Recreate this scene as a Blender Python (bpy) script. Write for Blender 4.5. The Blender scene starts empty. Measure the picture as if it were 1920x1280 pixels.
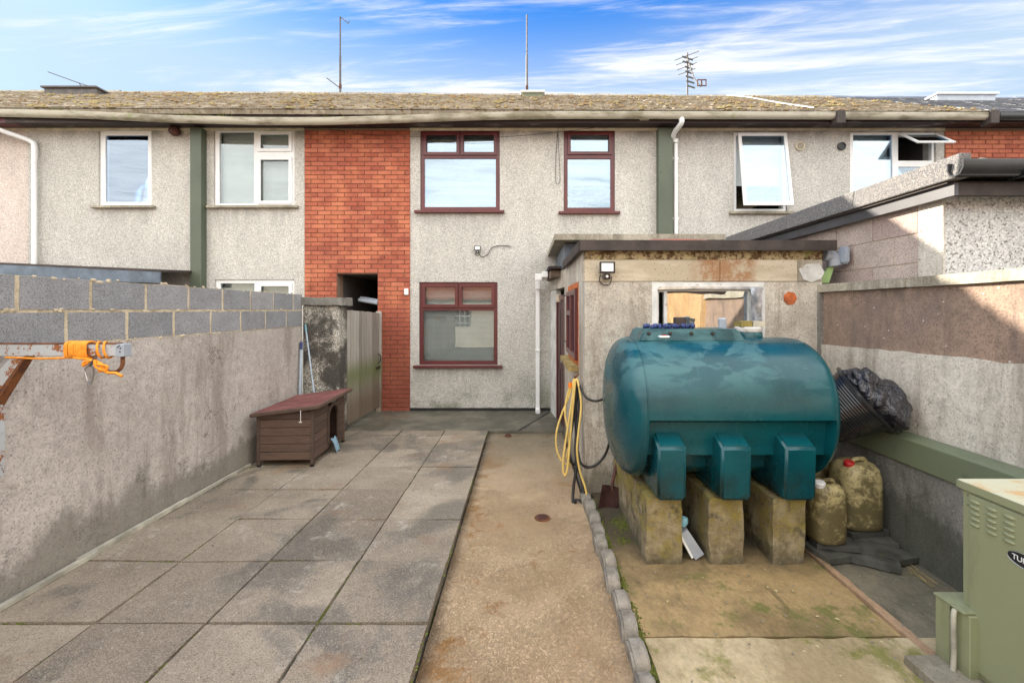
import bpy, bmesh, math, random
from mathutils import Vector, Matrix, noise as mn
random.seed(7)
S = bpy.context.scene
C = S.collection
R = math.radians
# ------------------------------------------------------------------ camera
cam_d = bpy.data.cameras.new('camera'); cam = bpy.data.objects.new('camera', cam_d); C.objects.link(cam)
cam.location = (0, 0, 1.69); cam.rotation_euler = (R(90), 0, 0)
cam_d.sensor_width = 36; cam_d.lens = 15.75; cam_d.shift_x = -0.013; cam_d.shift_y = -0.0312
cam_d.clip_start = 0.05; cam_d.clip_end = 900
S.camera = cam
S.view_settings.view_transform = 'Standard'; S.view_settings.look = 'None'
S.view_settings.exposure = 1.38; S.view_settings.gamma = 1
# ------------------------------------------------------------------ sun and sky
SUN = Vector((-1.5, 1.0, 0.712)).normalized()
sd = bpy.data.lights.new('sun', 'SUN'); sd.energy = 5.0; sd.angle = R(0.5); sd.color = (1, .90, .76)
so = bpy.data.objects.new('sun', sd); C.objects.link(so); so.rotation_euler = SUN.to_track_quat('Z', 'Y').to_euler()
W = bpy.data.worlds.new('World'); S.world = W; W.use_nodes = True
nt = W.node_tree; nt.nodes.clear(); L = nt.links.new
def wn(t, **k):
    n = nt.nodes.new(t)
    for a, b in k.items(): setattr(n, a, b)
    return n
sky = wn('ShaderNodeTexSky', sky_type='NISHITA', sun_disc=False)
sky.sun_elevation = math.asin(SUN.z); sky.sun_rotation = math.atan2(SUN.x, SUN.y); sky.altitude = 50
tc = wn('ShaderNodeTexCoord'); sep = wn('ShaderNodeSeparateXYZ'); L(tc.outputs['Generated'], sep.inputs[0])
def wm(op, a, b=None, c=None):
    n = wn('ShaderNodeMath', operation=op)
    for i, v in enumerate((a, b, c)):
        if v is None: continue
        if isinstance(v, (int, float)): n.inputs[i].default_value = v
        else: L(v, n.inputs[i])
    return n.outputs[0]
def wr(f, a, b, lo=0, hi=1):
    n = wn('ShaderNodeMapRange', interpolation_type='SMOOTHSTEP'); L(f, n.inputs[0])
    n.inputs[1].default_value = a; n.inputs[2].default_value = b; n.inputs[3].default_value = lo; n.inputs[4].default_value = hi
    return n.outputs[0]
def wmix(f, a, b):
    n = wn('ShaderNodeMix', data_type='RGBA')
    if isinstance(f, (int, float)): n.inputs[0].default_value = f
    else: L(f, n.inputs[0])
    for i, v in ((6, a), (7, b)):
        if isinstance(v, tuple): n.inputs[i].default_value = (*v, 1)
        else: L(v, n.inputs[i])
    return n.outputs[2]
zc = wm('MAXIMUM', sep.outputs[2], 0.02)
px = wm('DIVIDE', sep.outputs[0], zc); py = wm('DIVIDE', sep.outputs[1], zc)
def cloudn(sx, sy, off, scale, det, dist, rough=.6):
    cv = wn('ShaderNodeCombineXYZ'); L(wm('MULTIPLY_ADD', px, sx, off), cv.inputs[0])
    L(wm('ADD', wm('MULTIPLY', py, sy), wm('MULTIPLY', px, sy*.10)), cv.inputs[1]); cv.inputs[2].default_value = off
    n = wn('ShaderNodeTexNoise'); n.inputs['Scale'].default_value = scale; n.inputs['Detail'].default_value = det
    n.inputs['Distortion'].default_value = dist; n.inputs['Roughness'].default_value = rough; L(cv.outputs[0], n.inputs['Vector'])
    return n.outputs[0]
n1 = cloudn(.32, 1.5, 3.1, 2.2, 8, .6); n2 = cloudn(.8, 5.0, 7.7, 2.0, 9, 1.0, .65)
cl = wm('ADD', wm('MULTIPLY', n1, .68), wm('MULTIPLY', n2, .32))
# a broad bright cloud bank, added overhead and behind the camera to light the yard (it is what the upstairs panes mirror)
n3 = cloudn(.5, .7, 4.9, 1.0, 6, .5, .55)
fill_bank = wr(wm('SUBTRACT', n3, wm('MAXIMUM', wm('MULTIPLY', py, .22), -.10)), .33, .56)
lowb = wr(sep.outputs[2], .42, .60, .05, 0.0)
cl = wm('POWER', wr(wm('ADD', cl, lowb), .46, .68), 1.5)
hz = wr(sep.outputs[2], .38, .58, .9, 0)
# Nishita blue, deepened a little, whitening to haze towards the horizon, with thin wind-drawn cloud
hsv = wn('ShaderNodeHueSaturation'); hsv.inputs['Saturation'].default_value = 1.35; L(sky.outputs[0], hsv.inputs['Color'])
tint = wn('ShaderNodeMix', data_type='RGBA', blend_type='MULTIPLY'); tint.inputs[0].default_value = 1
L(hsv.outputs[0], tint.inputs[6]); tint.inputs[7].default_value = (.55, 1.05, 1.6, 1)
col = wmix(.72, tint.outputs[2], (.10, .95, 3.1))
col = wmix(hz, col, (2.45, 3.1, 3.75))
col = wmix(wm('MULTIPLY', cl, .9), col, (4.5, 4.5, 4.5))
col = wmix(wm('MULTIPLY', fill_bank, wm('MULTIPLY_ADD', n2, .9, .45)), col, (12.8, 12.7, 12.2))
bg = wn('ShaderNodeBackground'); bg.inputs[1].default_value = .10; L(col, bg.inputs[0])
wo = wn('ShaderNodeOutputWorld'); L(bg.outputs[0], wo.inputs[0])

# ------------------------------------------------------------------ material kit
class G:
    def __init__(s, name):
        s.m = bpy.data.materials.new(name); s.m.use_nodes = True; s.nt = s.m.node_tree
        s.b = s.nt.nodes['Principled BSDF']; s.L = s.nt.links.new; s.geo = s.nt.nodes.new('ShaderNodeNewGeometry')
        s._sep = None
    def n(s, t, **k):
        x = s.nt.nodes.new(t)
        for a, b in k.items(): setattr(x, a, b)
        return x
    def inp(s, sock, v):
        if v is None: return
        if isinstance(v, (int, float)): sock.default_value = v
        elif isinstance(v, tuple): sock.default_value = (*v, 1) if len(v) == 3 and sock.type == 'RGBA' else v
        else: s.L(v, sock)
    def xyz(s, i):
        if not s._sep: s._sep = s.n('ShaderNodeSeparateXYZ'); s.L(s.geo.outputs['Position'], s._sep.inputs[0])
        return s._sep.outputs[i]
    def vec(s, st):
        if st is None: return s.geo.outputs['Position']
        m = s.n('ShaderNodeMapping'); s.L(s.geo.outputs['Position'], m.inputs[0]); m.inputs['Scale'].default_value = st
        return m.outputs[0]
    def noise(s, sc, det=4, rough=.6, st=None, dist=0, off=0):
        x = s.n('ShaderNodeTexNoise'); s.L(s.vec(st), x.inputs['Vector']); x.inputs['Scale'].default_value = sc
        x.inputs['Detail'].default_value = det; x.inputs['Roughness'].default_value = rough; x.inputs['Distortion'].default_value = dist
        return x.outputs[0]
    def vor(s, sc, out='Distance', st=None, feature='F1'):
        x = s.n('ShaderNodeTexVoronoi', feature=feature); s.L(s.vec(st), x.inputs['Vector']); x.inputs['Scale'].default_value = sc
        o = x.outputs[out]
        if out == 'Color':
            q = s.n('ShaderNodeSeparateColor'); s.L(o, q.inputs[0]); o = q.outputs[0]
        return o
    def r(s, f, a, b, lo=0., hi=1.):
        x = s.n('ShaderNodeMapRange', interpolation_type='SMOOTHSTEP'); s.inp(x.inputs[0], f)
        for i, v in enumerate((a, b, lo, hi)): x.inputs[i+1].default_value = v
        return x.outputs[0]
    def ma(s, op, a, b=None):
        x = s.n('ShaderNodeMath', operation=op); s.inp(x.inputs[0], a); s.inp(x.inputs[1], b); return x.outputs[0]
    def mix(s, f, a, b, bt='MIX'):
        x = s.n('ShaderNodeMix', data_type='RGBA', blend_type=bt); s.inp(x.inputs[0], f); s.inp(x.inputs[6], a); s.inp(x.inputs[7], b)
        return x.outputs[2]
    def rnd(s): return s.n('ShaderNodeObjectInfo').outputs['Random']
    def val(s, c, amount):   # multiply brightness by (1-a .. 1+a) from 0..1 signal
        f, a = amount
        v = s.r(f, 0, 1, 1-a, 1+a)
        h = s.n('ShaderNodeHueSaturation'); s.inp(h.inputs['Color'], c); s.L(v, h.inputs['Value']); return h.outputs[0]
    def bump(s, h, strength=.5, dist=.01):
        x = s.n('ShaderNodeBump'); x.inputs['Strength'].default_value = strength; x.inputs['Distance'].default_value = dist
        s.L(h, x.inputs['Height']); s.L(x.outputs[0], s.b.inputs['Normal'])
    def fin(s, c, rough=.85, metal=0, spec=None):
        s.inp(s.b.inputs['Base Color'], c); s.inp(s.b.inputs['Roughness'], rough); s.b.inputs['Metallic'].default_value = metal
        if spec is not None: s.b.inputs['Specular IOR Level'].default_value = spec
        return s.m
M = {}
def simple(name, c, rough=.6, metal=0, var=.15, sc=6, bs=0, bsc=60, dirt=None):
    g = G(name); n = g.noise(sc, 6); col = g.val(c, (n, var*2))
    if dirt: col = g.mix(g.r(g.noise(sc*1.7, 8, .7), dirt[1], dirt[1]+.14), col, dirt[0])
    if bs: g.bump(g.noise(bsc, 5), bs, .004)
    M[name] = g.fin(col, rough, metal); return M[name]

def pebbledash(name, c1, c2, dark, sc=80, grime=None, green=True, low=None, dk=.35, bs=.5):
    g = G(name)
    v = g.vor(sc, 'Color'); d = g.vor(sc, 'Distance')
    col = g.mix(g.r(v, .15, .85), c1, c2)
    col = g.mix(g.ma('MULTIPLY', g.r(g.vor(sc*1.3, 'Color'), .86, .9), dk), col, dark)
    col = g.mix(g.r(d, .45, .75, 0, .5), col, tuple(x*.5 for x in c1))
    col = g.val(col, (g.noise(.9, 6, .65), .16)); col = g.val(col, (g.noise(5, 5, .6, st=(1, 1, .25)), .12))
    # weathering: grime run from under the eaves and sills, damp and algae near the ground
    z = g.xyz(2)
    col = g.mix(g.ma('MULTIPLY', g.r(z, 4.45, 4.74), g.r(g.noise(3, 6, .7, st=(1, 1, .4)), .35, .65)), col, tuple(x*.45 for x in c1))
    if green:
        gm = g.ma('MULTIPLY', g.r(z, .75, -.1), g.r(g.noise(2.2, 6, .7), .42, .62))
        col = g.mix(g.ma('MULTIPLY', gm, .7), col, (.11, .125, .06))
    sm = None
    for (xa0, xb0, zt0) in ((-7.2, -6.25, 3.42), (-5.3, -3.9, 3.40), (-1.9, -.38, 3.32), (.6, 1.62, 3.30), (3.45, 4.5, 3.30), (-1.9, -.38, .70)):
        x_ = g.xyz(0); k_ = g.ma('MULTIPLY', g.ma('MULTIPLY', g.r(x_, xa0, xa0+.06), g.r(x_, xb0, xb0-.06)), g.ma('MULTIPLY', g.r(z, zt0-.42, zt0), g.r(z, zt0+.05, zt0+.02)))
        sm = k_ if sm is None else g.ma('ADD', sm, k_)
    col = g.mix(g.ma('MULTIPLY', g.ma('MULTIPLY', sm, g.r(g.noise(9, 6, .7, st=(1, 1, .15)), .38, .60)), .38), col, tuple(x*.5 for x in c1))
    if grime:
        col = g.mix(g.ma('MULTIPLY', g.r(g.noise(1.6, 8, .7, dist=.4), grime[1], grime[1]+.12), grime[2] if len(grime) > 2 else 1.), col, grime[0])
    g.bump(g.ma('SUBTRACT', g.noise(sc*1.6, 3), g.ma('MULTIPLY', d, 1.2)), bs, .008)
    M[name] = g.fin(col, .9); return M[name]
pebbledash('pebbledash', (.47, .455, .42), (.66, .64, .59), (.20, .17, .13))
pebbledash('pebbledash_pink', (.60, .51, .46), (.75, .66, .60), (.25, .15, .11))
pebbledash('pebbledash_white', (.58, .58, .57), (.74, .74, .72), (.13, .11, .09), sc=62, green=False, dk=.8)
pebbledash('pebbledash_pillar', (.30, .28, .23), (.62, .60, .54), (.05, .045, .035), sc=70, dk=1., bs=.8, grime=((.045, .042, .035), .43, .92))

def cement(name, c1, c2, stain, low=(.09, .09, .06), lowz=(.55, 0.), bump=.5, runs=True, specks=True, holes=26):
    g = G(name); z = g.xyz(2)
    col = g.mix(g.r(g.noise(1.3, 8, .62), .36, .64), c1, c2)
    col = g.val(col, (g.noise(14, 6, .7), .30)); col = g.val(col, (g.noise(70, 5, .8), .38))
    col = g.mix(g.ma('MULTIPLY', g.r(g.noise(2.6, 9, .78, dist=.3), .53, .66), .45), col, tuple(x*.62 for x in stain))
    if runs:
        run = g.noise(3.2, 7, .72, st=(1, 1, .16), dist=.3)
        col = g.mix(g.ma('MULTIPLY', g.r(run, .47, .66), .75), col, stain)
    if specks:
        p = g.vor(holes); sel = g.r(g.vor(holes, 'Color'), .62, .66)
        col = g.mix(g.ma('MULTIPLY', g.ma('MULTIPLY', g.r(g.ma('ADD', p, g.ma('MULTIPLY', g.noise(60, 3), .35)), .40, .26), sel), .6), col, tuple(x*.45 for x in stain))
        p2 = g.vor(holes*2.3); sel2 = g.r(g.vor(holes*2.3, 'Color'), .72, .76)
        col = g.mix(g.ma('MULTIPLY', g.ma('MULTIPLY', g.r(p2, .30, .12), sel2), .6), col, tuple(x*.5 for x in stain))
        col = g.mix(g.ma('MULTIPLY', g.r(g.vor(holes*.9), .10, .05), .7), col, (.75, .73, .68))
    damp = g.ma('MULTIPLY', g.r(g.ma('ADD', z, g.ma('MULTIPLY', g.noise(2.4, 8, .72, st=(1, 1, .55)), 1.1)), lowz[0]+.42, lowz[0]+.24), .72)
    col = g.mix(damp, col, low)
    ck = g.r(g.ma('ABSOLUTE', g.ma('SUBTRACT', g.noise(.55, 9, .62, dist=.3, st=(1, 1, 1.3)), .5)), .0035, .001)
    col = g.mix(g.ma('MULTIPLY', g.ma('MULTIPLY', ck, g.r(g.noise(.7, 2, .5, st=(1.4, 1.4, 1)), .5, .6)), .7), col, tuple(x*.3 for x in stain))
    col = g.mix(g.ma('MULTIPLY', g.r(g.vor(120, 'Color'), .80, .90), .35), col, tuple(x*.5 for x in stain))
    h = g.ma('ADD', g.noise(9, 8, .7), g.ma('MULTIPLY', g.noise(90, 3), .35)); g.bump(h, bump, .02)
    M[name] = g.fin(col, .88); return M[name]
cement('cement_left', (.44, .40, .365), (.56, .515, .47), (.27, .23, .20), low=(.19, .175, .14), lowz=(.50, .10))
cement('cement_shed', (.42, .385, .33), (.62, .58, .50), (.22, .165, .12), low=(.16, .14, .09), lowz=(.35, 0.))
cement('cement_offwhite', (.50, .455, .39), (.63, .585, .51), (.27, .23, .185), low=(.20, .17, .13), lowz=(.4, 0), holes=17)
cement('cement_brown', (.22, .16, .13), (.33, .23, .17), (.14, .105, .09), specks=True, holes=14, lowz=(-3, -4))
cement('cement_orange', (.40, .235, .10), (.52, .34, .17), (.24, .14, .07), lowz=(-3, -4))
cement('cement_base', (.17, .165, .15), (.27, .26, .235), (.08, .08, .06), low=(.05, .055, .04), lowz=(.6, -.1))
cement('coping_concrete', (.30, .27, .21), (.44, .40, .32), (.16, .14, .10), lowz=(-3, -4))

g = G('plinth_concrete'); z = g.xyz(2)
col = g.mix(g.r(g.noise(6, 8, .7), .4, .62), (.20, .155, .085), (.34, .285, .18))
mossm = g.r(g.ma('ADD', g.noise(5, 7, .7), g.ma('MULTIPLY', z, .35)), .52, .70)
col = g.mix(g.ma('MULTIPLY', mossm, .75), col, (.25, .20, .03))
col = g.mix(g.ma('MULTIPLY', g.r(g.noise(4, 8, .75), .52, .64), .8), col, (.055, .05, .03))
col = g.mix(g.ma('MULTIPLY', g.r(g.ma('ADD', z, g.ma('MULTIPLY', g.noise(6, 6, .7), .3)), .30, .12), .7), col, (.07, .065, .04)); col = g.val(col, (g.noise(40, 6, .8), .4))
g.bump(g.noise(22, 8, .75), .8, .02); M['plinth'] = g.fin(col, .9)

def block_mat(name, c1, c2, fleck, pink=False):
    g = G(name); col = g.mix(g.rnd(), c1, c2)
    col = g.val(col, (g.noise(4, 4), .25)); v = g.vor(260, 'Color')
    col = g.mix(g.r(v, .62, .95, 0, .6), col, fleck); col = g.mix(g.r(g.vor(200, 'Color'), .75, .8, 0, .6), col, tuple(x*.35 for x in c1))
    col = g.mix(g.ma('MULTIPLY', g.r(g.noise(2.3, 7, .7), .58, .75), .5), col, tuple(x*.5 for x in c2))
    g.bump(g.noise(130, 4, .7), .6, .005); M[name] = g.fin(col, .92)
block_mat('block_grey', (.225, .235, .255), (.32, .32, .33), (.42, .42, .41))
block_mat('block_pink', (.38, .29, .26), (.47, .39, .34), (.60, .50, .44))
g = G('mortar'); col = g.mix(g.r(g.noise(6, 7, .7), .42, .6), (.62, .53, .38), (.44, .37, .26)); g.bump(g.noise(40, 6), .8, .015); M['mortar'] = g.fin(col, .95)
g = G('mortar_brick'); col = g.mix(g.noise(3), (.33, .22, .15), (.20, .13, .10)); M['mortar_brick'] = g.fin(col, .95)
g = G('brick'); rn = g.rnd()
v = g.vor(5, 'Color', st=(.9, .9, 2.7))
col = g.mix(g.r(rn, 0, 1), (.33, .082, .045), (.45, .14, .08)); col = g.mix(g.r(rn, .86, .9), col, (.30, .075, .045)); col = g.val(col, (g.noise(9, 6, .75), .35))
col = g.mix(g.ma('MULTIPLY', g.r(g.noise(2, 6, .6), .45, .65), .45), col, (.64, .23, .11))
col = g.mix(g.ma('MULTIPLY', g.r(g.noise(28, 5, .7, st=(1, 1, .4)), .60, .78), .45), col, (.62, .42, .30))
col = g.mix(g.ma('MULTIPLY', g.r(g.ma('ADD', g.xyz(2), g.noise(3)), 2.6, 1.0), .62), col, (.19, .045, .03))
g.bump(g.noise(90, 5, .7), .5, .006); M['brick'] = g.fin(col, .85)

g = G('paving'); rn = g.rnd()
col = g.mix(rn, (.195, .158, .118), (.325, .27, .205)); col = g.val(col, (g.noise(1.4, 7, .65), .55)); col = g.val(col, (g.noise(26, 6, .8), .30))
col = g.mix(g.ma('MULTIPLY', g.r(g.noise(1.1, 6, .6, dist=.5), .50, .60), .72), col, (.10, .095, .08))
col = g.mix(g.ma('MULTIPLY', g.r(g.noise(1.9, 9, .85, dist=.1), .54, .64), .8), col, (.42, .385, .32))
sv = g.vor(230, 'Color'); col = g.mix(g.r(sv, .72, .9, 0, .55), col, (.07, .055, .04)); col = g.mix(g.r(sv, .25, .12, 0, .5), col, (.42, .36, .28))
col = g.mix(g.ma('MULTIPLY', g.r(g.vor(14), .06, .03), .8), col, (.6, .57, .5))
col = g.mix(g.ma('MULTIPLY', g.r(g.noise(1.7, 5), .57, .70), .6), col, (.24, .14, .075))
wet = g.r(g.noise(1.1, 6, .6, dist=.5), .5, .64, .78, .45)
g.bump(g.ma('ADD', g.noise(150, 3, .7), g.noise(6, 4)), .3, .004); M['paving'] = g.fin(col, wet)

g = G('joint_fill'); col = g.mix(g.r(g.noise(3.5, 6, .7), .42, .56), (.045, .045, .03), (.34, .30, .23)); col = g.mix(g.r(g.noise(2.1, 5), .55, .62), col, (.10, .115, .03)); M['joint_fill'] = g.fin(col, .95)
g = G('path'); col = g.mix(g.r(g.noise(1.5, 7, .65), .38, .62), (.36, .25, .145), (.47, .34, .21))
y = g.xyz(1)
col = g.mix(g.ma('MULTIPLY', g.r(g.ma('ADD', g.noise(2.6, 7, .75, dist=.6), g.r(g.xyz(0), -.1, -.5, 0, .10)), .58, .68), .75), col, (.27, .125, .025))
col = g.mix(g.ma('MULTIPLY', g.r(g.noise(3.1, 6, .7), .57, .70), .5), col, (.19, .14, .07))
col = g.mix(g.ma('MULTIPLY', g.r(y, 3.8, 6.4), .8), col, (.13, .115, .08))
col = g.mix(g.ma('MULTIPLY', g.r(g.ma('ADD', g.xyz(0), g.ma('MULTIPLY', g.noise(3, 6, .7), .12)), -.36, -.46), .7), col, (.07, .05, .03))
col = g.val(col, (g.noise(40, 5, .7), .25))
cr = g.r(g.ma('ABSOLUTE', g.ma('SUBTRACT', g.noise(58, 3, .55, st=(1, .8, 1), dist=1.0), .5)), .0, .09)
fade = g.r(g.noise(1.6, 6, .7), .30, .62, .35, 1.); near = g.r(y, 5.0, 2.6)
hh = g.ma('MULTIPLY', g.ma('MULTIPLY', cr, fade), near)
col = g.mix(g.ma('MULTIPLY', g.ma('MULTIPLY', g.r(cr, .5, 0), g.ma('MULTIPLY', fade, near)), .22), col, (.17, .105, .055))
g.bump(g.ma('ADD', hh, g.ma('MULTIPLY', g.noise(60, 6, .7), .22)), .7, .009)
M['path'] = g.fin(col, g.r(g.noise(2.6, 6, .7), .35, .62, .12, .42))

g = G('apron'); col = g.mix(g.r(g.noise(1.6, 7, .7), .4, .62), (.085, .08, .062), (.16, .145, .11))
col = g.mix(g.r(g.vor(9), .05, .03), col, (.5, .48, .4)); g.bump(g.noise(40, 6, .7), .5, .01); M['apron'] = g.fin(col, g.r(g.noise(2), .4, .6, .35, .75))

def pad(name, c1, c2, c3, m=(.13, .14, .03), mt=.60):
    g = G(name); col = g.mix(g.r(g.noise(1.7, 7, .65), .38, .62), c1, c2)
    col = g.mix(g.ma('MULTIPLY', g.r(g.noise(5, 7, .75, st=(1.6, .5, 1), dist=.4), .55, .70), .6), col, c3)
    col = g.mix(g.ma('MULTIPLY', g.r(g.noise(1.9, 8, .75), mt, mt+.1), .8), col, m)
    col = g.val(col, (g.noise(45, 6, .75, st=(1, .6, 1)), .38))
    shade_m = g.ma('MULTIPLY', g.r(g.ma('ADD', g.xyz(1), g.ma('MULTIPLY', g.noise(3, 7, .7), .8)), 3.15, 3.75), .85); col = g.mix(shade_m, col, (.045, .04, .028))  # floor darkened towards the shed: shade under the tank put into the colour
    g.bump(g.ma('ADD', g.noise(30, 7, .75, st=(1, .5, 1)), g.noise(150, 3)), .6, .012); M[name] = g.fin(col, g.r(g.noise(2.3, 5), .35, .65, .45, .9))
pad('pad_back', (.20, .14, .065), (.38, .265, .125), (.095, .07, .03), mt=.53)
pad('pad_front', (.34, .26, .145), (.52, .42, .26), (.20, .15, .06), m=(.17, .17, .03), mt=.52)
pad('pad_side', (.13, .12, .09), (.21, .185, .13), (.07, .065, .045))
pad('pad_scar', (.36, .22, .13), (.44, .29, .18), (.22, .15, .09), m=(.2, .17, .09), mt=.55)
simple('bounce_house_wall', (.66, .60, .50), .9)
simple('ground', (.18, .16, .12), .95, var=.3, sc=2, bs=.5)
simple('kerb', (.24, .215, .18), .92, var=.35, sc=14, bs=.9, bsc=90, dirt=((.14, .12, .06), .56))

g = G('moss'); col = g.mix(g.noise(25, 5), (.07, .085, .012), (.17, .19, .03)); g.bump(g.noise(120), 1, .01); M['moss'] = g.fin(col, 1)
g = G('roof_moss'); col = g.mix(g.r(g.noise(2.2, 6), .42, .58), (.20, .125, .06), (.27, .215, .09)); col = g.val(col, (g.noise(30), .5)); M['roof_moss'] = g.fin(col, 1)
g = G('roof_tile'); v = g.vor(5.0, 'Color'); col = g.mix(v, (.25, .215, .165), (.42, .37, .29)); col = g.mix(g.r(g.noise(12, 6, .7), .52, .62), col, (.19, .13, .07))
col = g.mix(g.r(g.noise(9, 7, .75), .58, .66), col, (.44, .41, .32)); M['roof_tile'] = g.fin(col, .9)
g = G('slate'); v = g.vor(4.0, 'Color', st=(1, .4, 1)); col = g.mix(v, (.12, .13, .15), (.20, .21, .235)); M['slate'] = g.fin(col, .45)

g = G('wood_grey'); rn = g.rnd(); z = g.xyz(2)
col = g.mix(rn, (.22, .20, .175), (.40, .375, .34)); col = g.val(col, (g.noise(16, 7, .7, st=(3, 3, .2)), .45))
col = g.mix(g.ma('MULTIPLY', g.ma('MULTIPLY', g.r(z, 1.05, .7), g.r(z, .3, .75)), .8), col, (.12, .15, .04))
col = g.mix(g.ma('MULTIPLY', g.r(z, .72, .25), .75), col, (.13, .085, .045))
g.bump(g.noise(20, 6, st=(4, 4, .3)), .5, .006); M['wood_grey'] = g.fin(col, .9)
g = G('wood_kennel'); rn = g.rnd(); col = g.mix(rn, (.075, .048, .036), (.125, .076, .056)); col = g.val(col, (g.noise(14, 7, .7, st=(.5, .5, 4)), .5))
g.bump(g.noise(20, 6, st=(.5, .5, 5)), .4, .004); M['wood_kennel'] = g.fin(col, .7)
g = G('kennel_felt'); col = g.mix(g.r(g.noise(5, 6, .7), .4, .6), (.15, .045, .04), (.23, .085, .08)); col = g.mix(g.ma('MULTIPLY', g.r(g.noise(4, 5, .6, st=(1, 2, 1)), .62, .68), .6), col, (.55, .30, .29))
g.bump(g.noise(200), .6, .003); M['kennel_felt'] = g.fin(col, .85)
simple('wood_batten', (.40, .38, .31), .85, var=.4, sc=5, bs=.3, dirt=((.20, .20, .12), .6))
simple('wood_raw', (.33, .24, .09), .85, var=.4, sc=7, dirt=((.14, .13, .05), .52))
simple('wood_old', (.14, .10, .075), .9, var=.4, sc=8, bs=.5)
g = G('green_paint'); col = g.mix(g.r(g.noise(1.2, 5), .35, .65), (.065, .083, .058), (.09, .11, .074)); col = g.mix(g.r(g.noise(9, 8, .75), .64, .70), col, (.04, .05, .025)); M['green_paint'] = g.fin(col, .5)
g = G('green_beam'); col = g.mix(g.noise(2, 6), (.115, .14, .085), (.175, .20, .125)); col = g.mix(g.ma('MULTIPLY', g.r(g.noise(7, 8, .7), .55, .7), .5), col, (.07, .075, .04)); M['green_beam'] = g.fin(col, .55)
simple('maroon', (.105, .022, .022), .32, var=.2, sc=3)
simple('maroon_dark', (.06, .02, .02), .5, var=.2)
simple('upvc', (.78, .79, .79), .3, var=.05, sc=5, dirt=((.52, .50, .44), .62))
simple('upvc_grey', (.36, .40, .46), .35, var=.1)
g = G('gutter_cream'); col = g.mix(g.r(g.noise(6, 7, .7, st=(.3, 1, 1)), .42, .66), (.44, .41, .33), (.20, .18, .12)); col = g.mix(g.ma('MULTIPLY', g.r(g.noise(2.3, 6), .6, .68), .6), col, (.20, .24, .09)); M['gutter_cream'] = g.fin(col, .6)
g = G('fascia'); col = g.mix(g.r(g.noise(3, 8, .75, st=(.5, 1, 2)), .55, .68), (.042, .026, .026), (.19, .16, .15)); M['fascia'] = g.fin(col, .6)
simple('fascia_purple', (.13, .045, .055), .5, var=.2)
simple('bracket_grey', (.2, .2, .2), .5)
simple('cream_strip', (.58, .52, .40), .7, var=.2, sc=6)
simple('black_plastic', (.018, .02, .023), .22, var=.2)
simple('black_rubber', (.013, .013, .014), .45, var=.2)
simple('dark_metal', (.05, .055, .06), .4, var=.3)
simple('mast_metal', (.10, .09, .085), .6, .2, var=.3, sc=9)
simple('felt_dark', (.045, .034, .030), .75, var=.4, sc=7, bs=.5)
g = G('felt_mineral'); col = g.mix(g.r(g.vor(170, 'Color'), .4, .9), (.10, .10, .105), (.26, .24, .215)); g.bump(g.noise(200), .6, .004); M['felt_mineral'] = g.fin(col, .9)
simple('lead_blue', (.10, .13, .17), .55, var=.4, sc=4, dirt=((.26, .30, .34), .6))
simple('grey_fascia', (.06, .06, .068), .42, var=.25, sc=4)
g = G('rusty_paint'); n = g.noise(11, 8, .72); rm = g.r(n, .53, .58)
col = g.mix(rm, (.45, .48, .50), (.27, .10, .03)); col = g.mix(g.r(g.noise(20, 6), .6, .7), col, (.12, .045, .02)); M['rusty_paint'] = g.fin(col, g.r(rm, 0, 1, .35, .9))
g = G('rust'); col = g.mix(g.r(g.noise(14, 8, .7), .4, .6), (.24, .09, .03), (.10, .04, .022)); g.bump(g.noise(60), .5, .004); M['rust'] = g.fin(col, .9)
simple('rust_dark', (.085, .033, .026), .75, var=.4, sc=12, dirt=((.15, .06, .03), .55))
simple('orange_rope', (.85, .30, .02), .7, var=.25, sc=40)
simple('orange_plastic', (.90, .22, .01), .4)
simple('steel', (.5, .5, .5), .3, .9)
simple('hose_yellow', (.66, .47, .14), .4, var=.15, sc=8)
simple('lid_red', (.45, .02, .02), .4)
simple('terracotta', (.40, .105, .03), .85, var=.4, sc=16)
simple('brick_raw', (.48, .13, .035), .9, var=.4, sc=14, bs=.8)
simple('blue_cloth', (.22, .34, .43), .9, var=.2)
simple('white_paint', (.60, .60, .58), .85, var=.2, sc=6, bs=.4, dirt=((.36, .32, .26), .55))
simple('foil', (.55, .60, .66), .25, .6, var=.3, sc=20, bs=.8, bsc=20)
simple('blind_white', (.72, .72, .70), .7, var=.04)
simple('blind_roller', (.70, .73, .74), .8, var=.02)
simple('curtain', (.62, .60, .55), .9, var=.1)
simple('room', (.10, .09, .085), .95)
simple('lamp_glass', (.75, .78, .78), .25, var=.05)
simple('lime_plastic', (.40, .62, .25), .5, var=.15)
simple('pipe_red', (.25, .085, .055), .5, var=.3)
simple('silver_rim', (.6, .6, .6), .3, .8)
simple('slate_wet', (.075, .075, .065), .6, var=.4, sc=9, bs=.6, dirt=((.09, .10, .05), .58))
simple('tile_red', (.40, .13, .07), .85, var=.3)
simple('wall_pale', (.66, .60, .50), .9, var=.15, sc=2)
simple('leaf', (.42, .36, .20), .8, var=.4, sc=9)
simple('straw', (.40, .30, .13), .9)
g = G('tank_plastic'); z = g.xyz(2)
col = g.mix(g.r(g.noise(1.2, 5), .3, .7), (.001, .046, .064), (.003, .078, .096))
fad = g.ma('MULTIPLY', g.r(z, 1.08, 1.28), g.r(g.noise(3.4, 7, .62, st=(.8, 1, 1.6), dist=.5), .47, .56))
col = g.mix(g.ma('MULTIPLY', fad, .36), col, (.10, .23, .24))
col = g.mix(g.ma('MULTIPLY', g.r(g.noise(16, 5, .7, st=(1, .12, .10)), .60, .74), .3), col, (.05, .14, .14))
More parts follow.
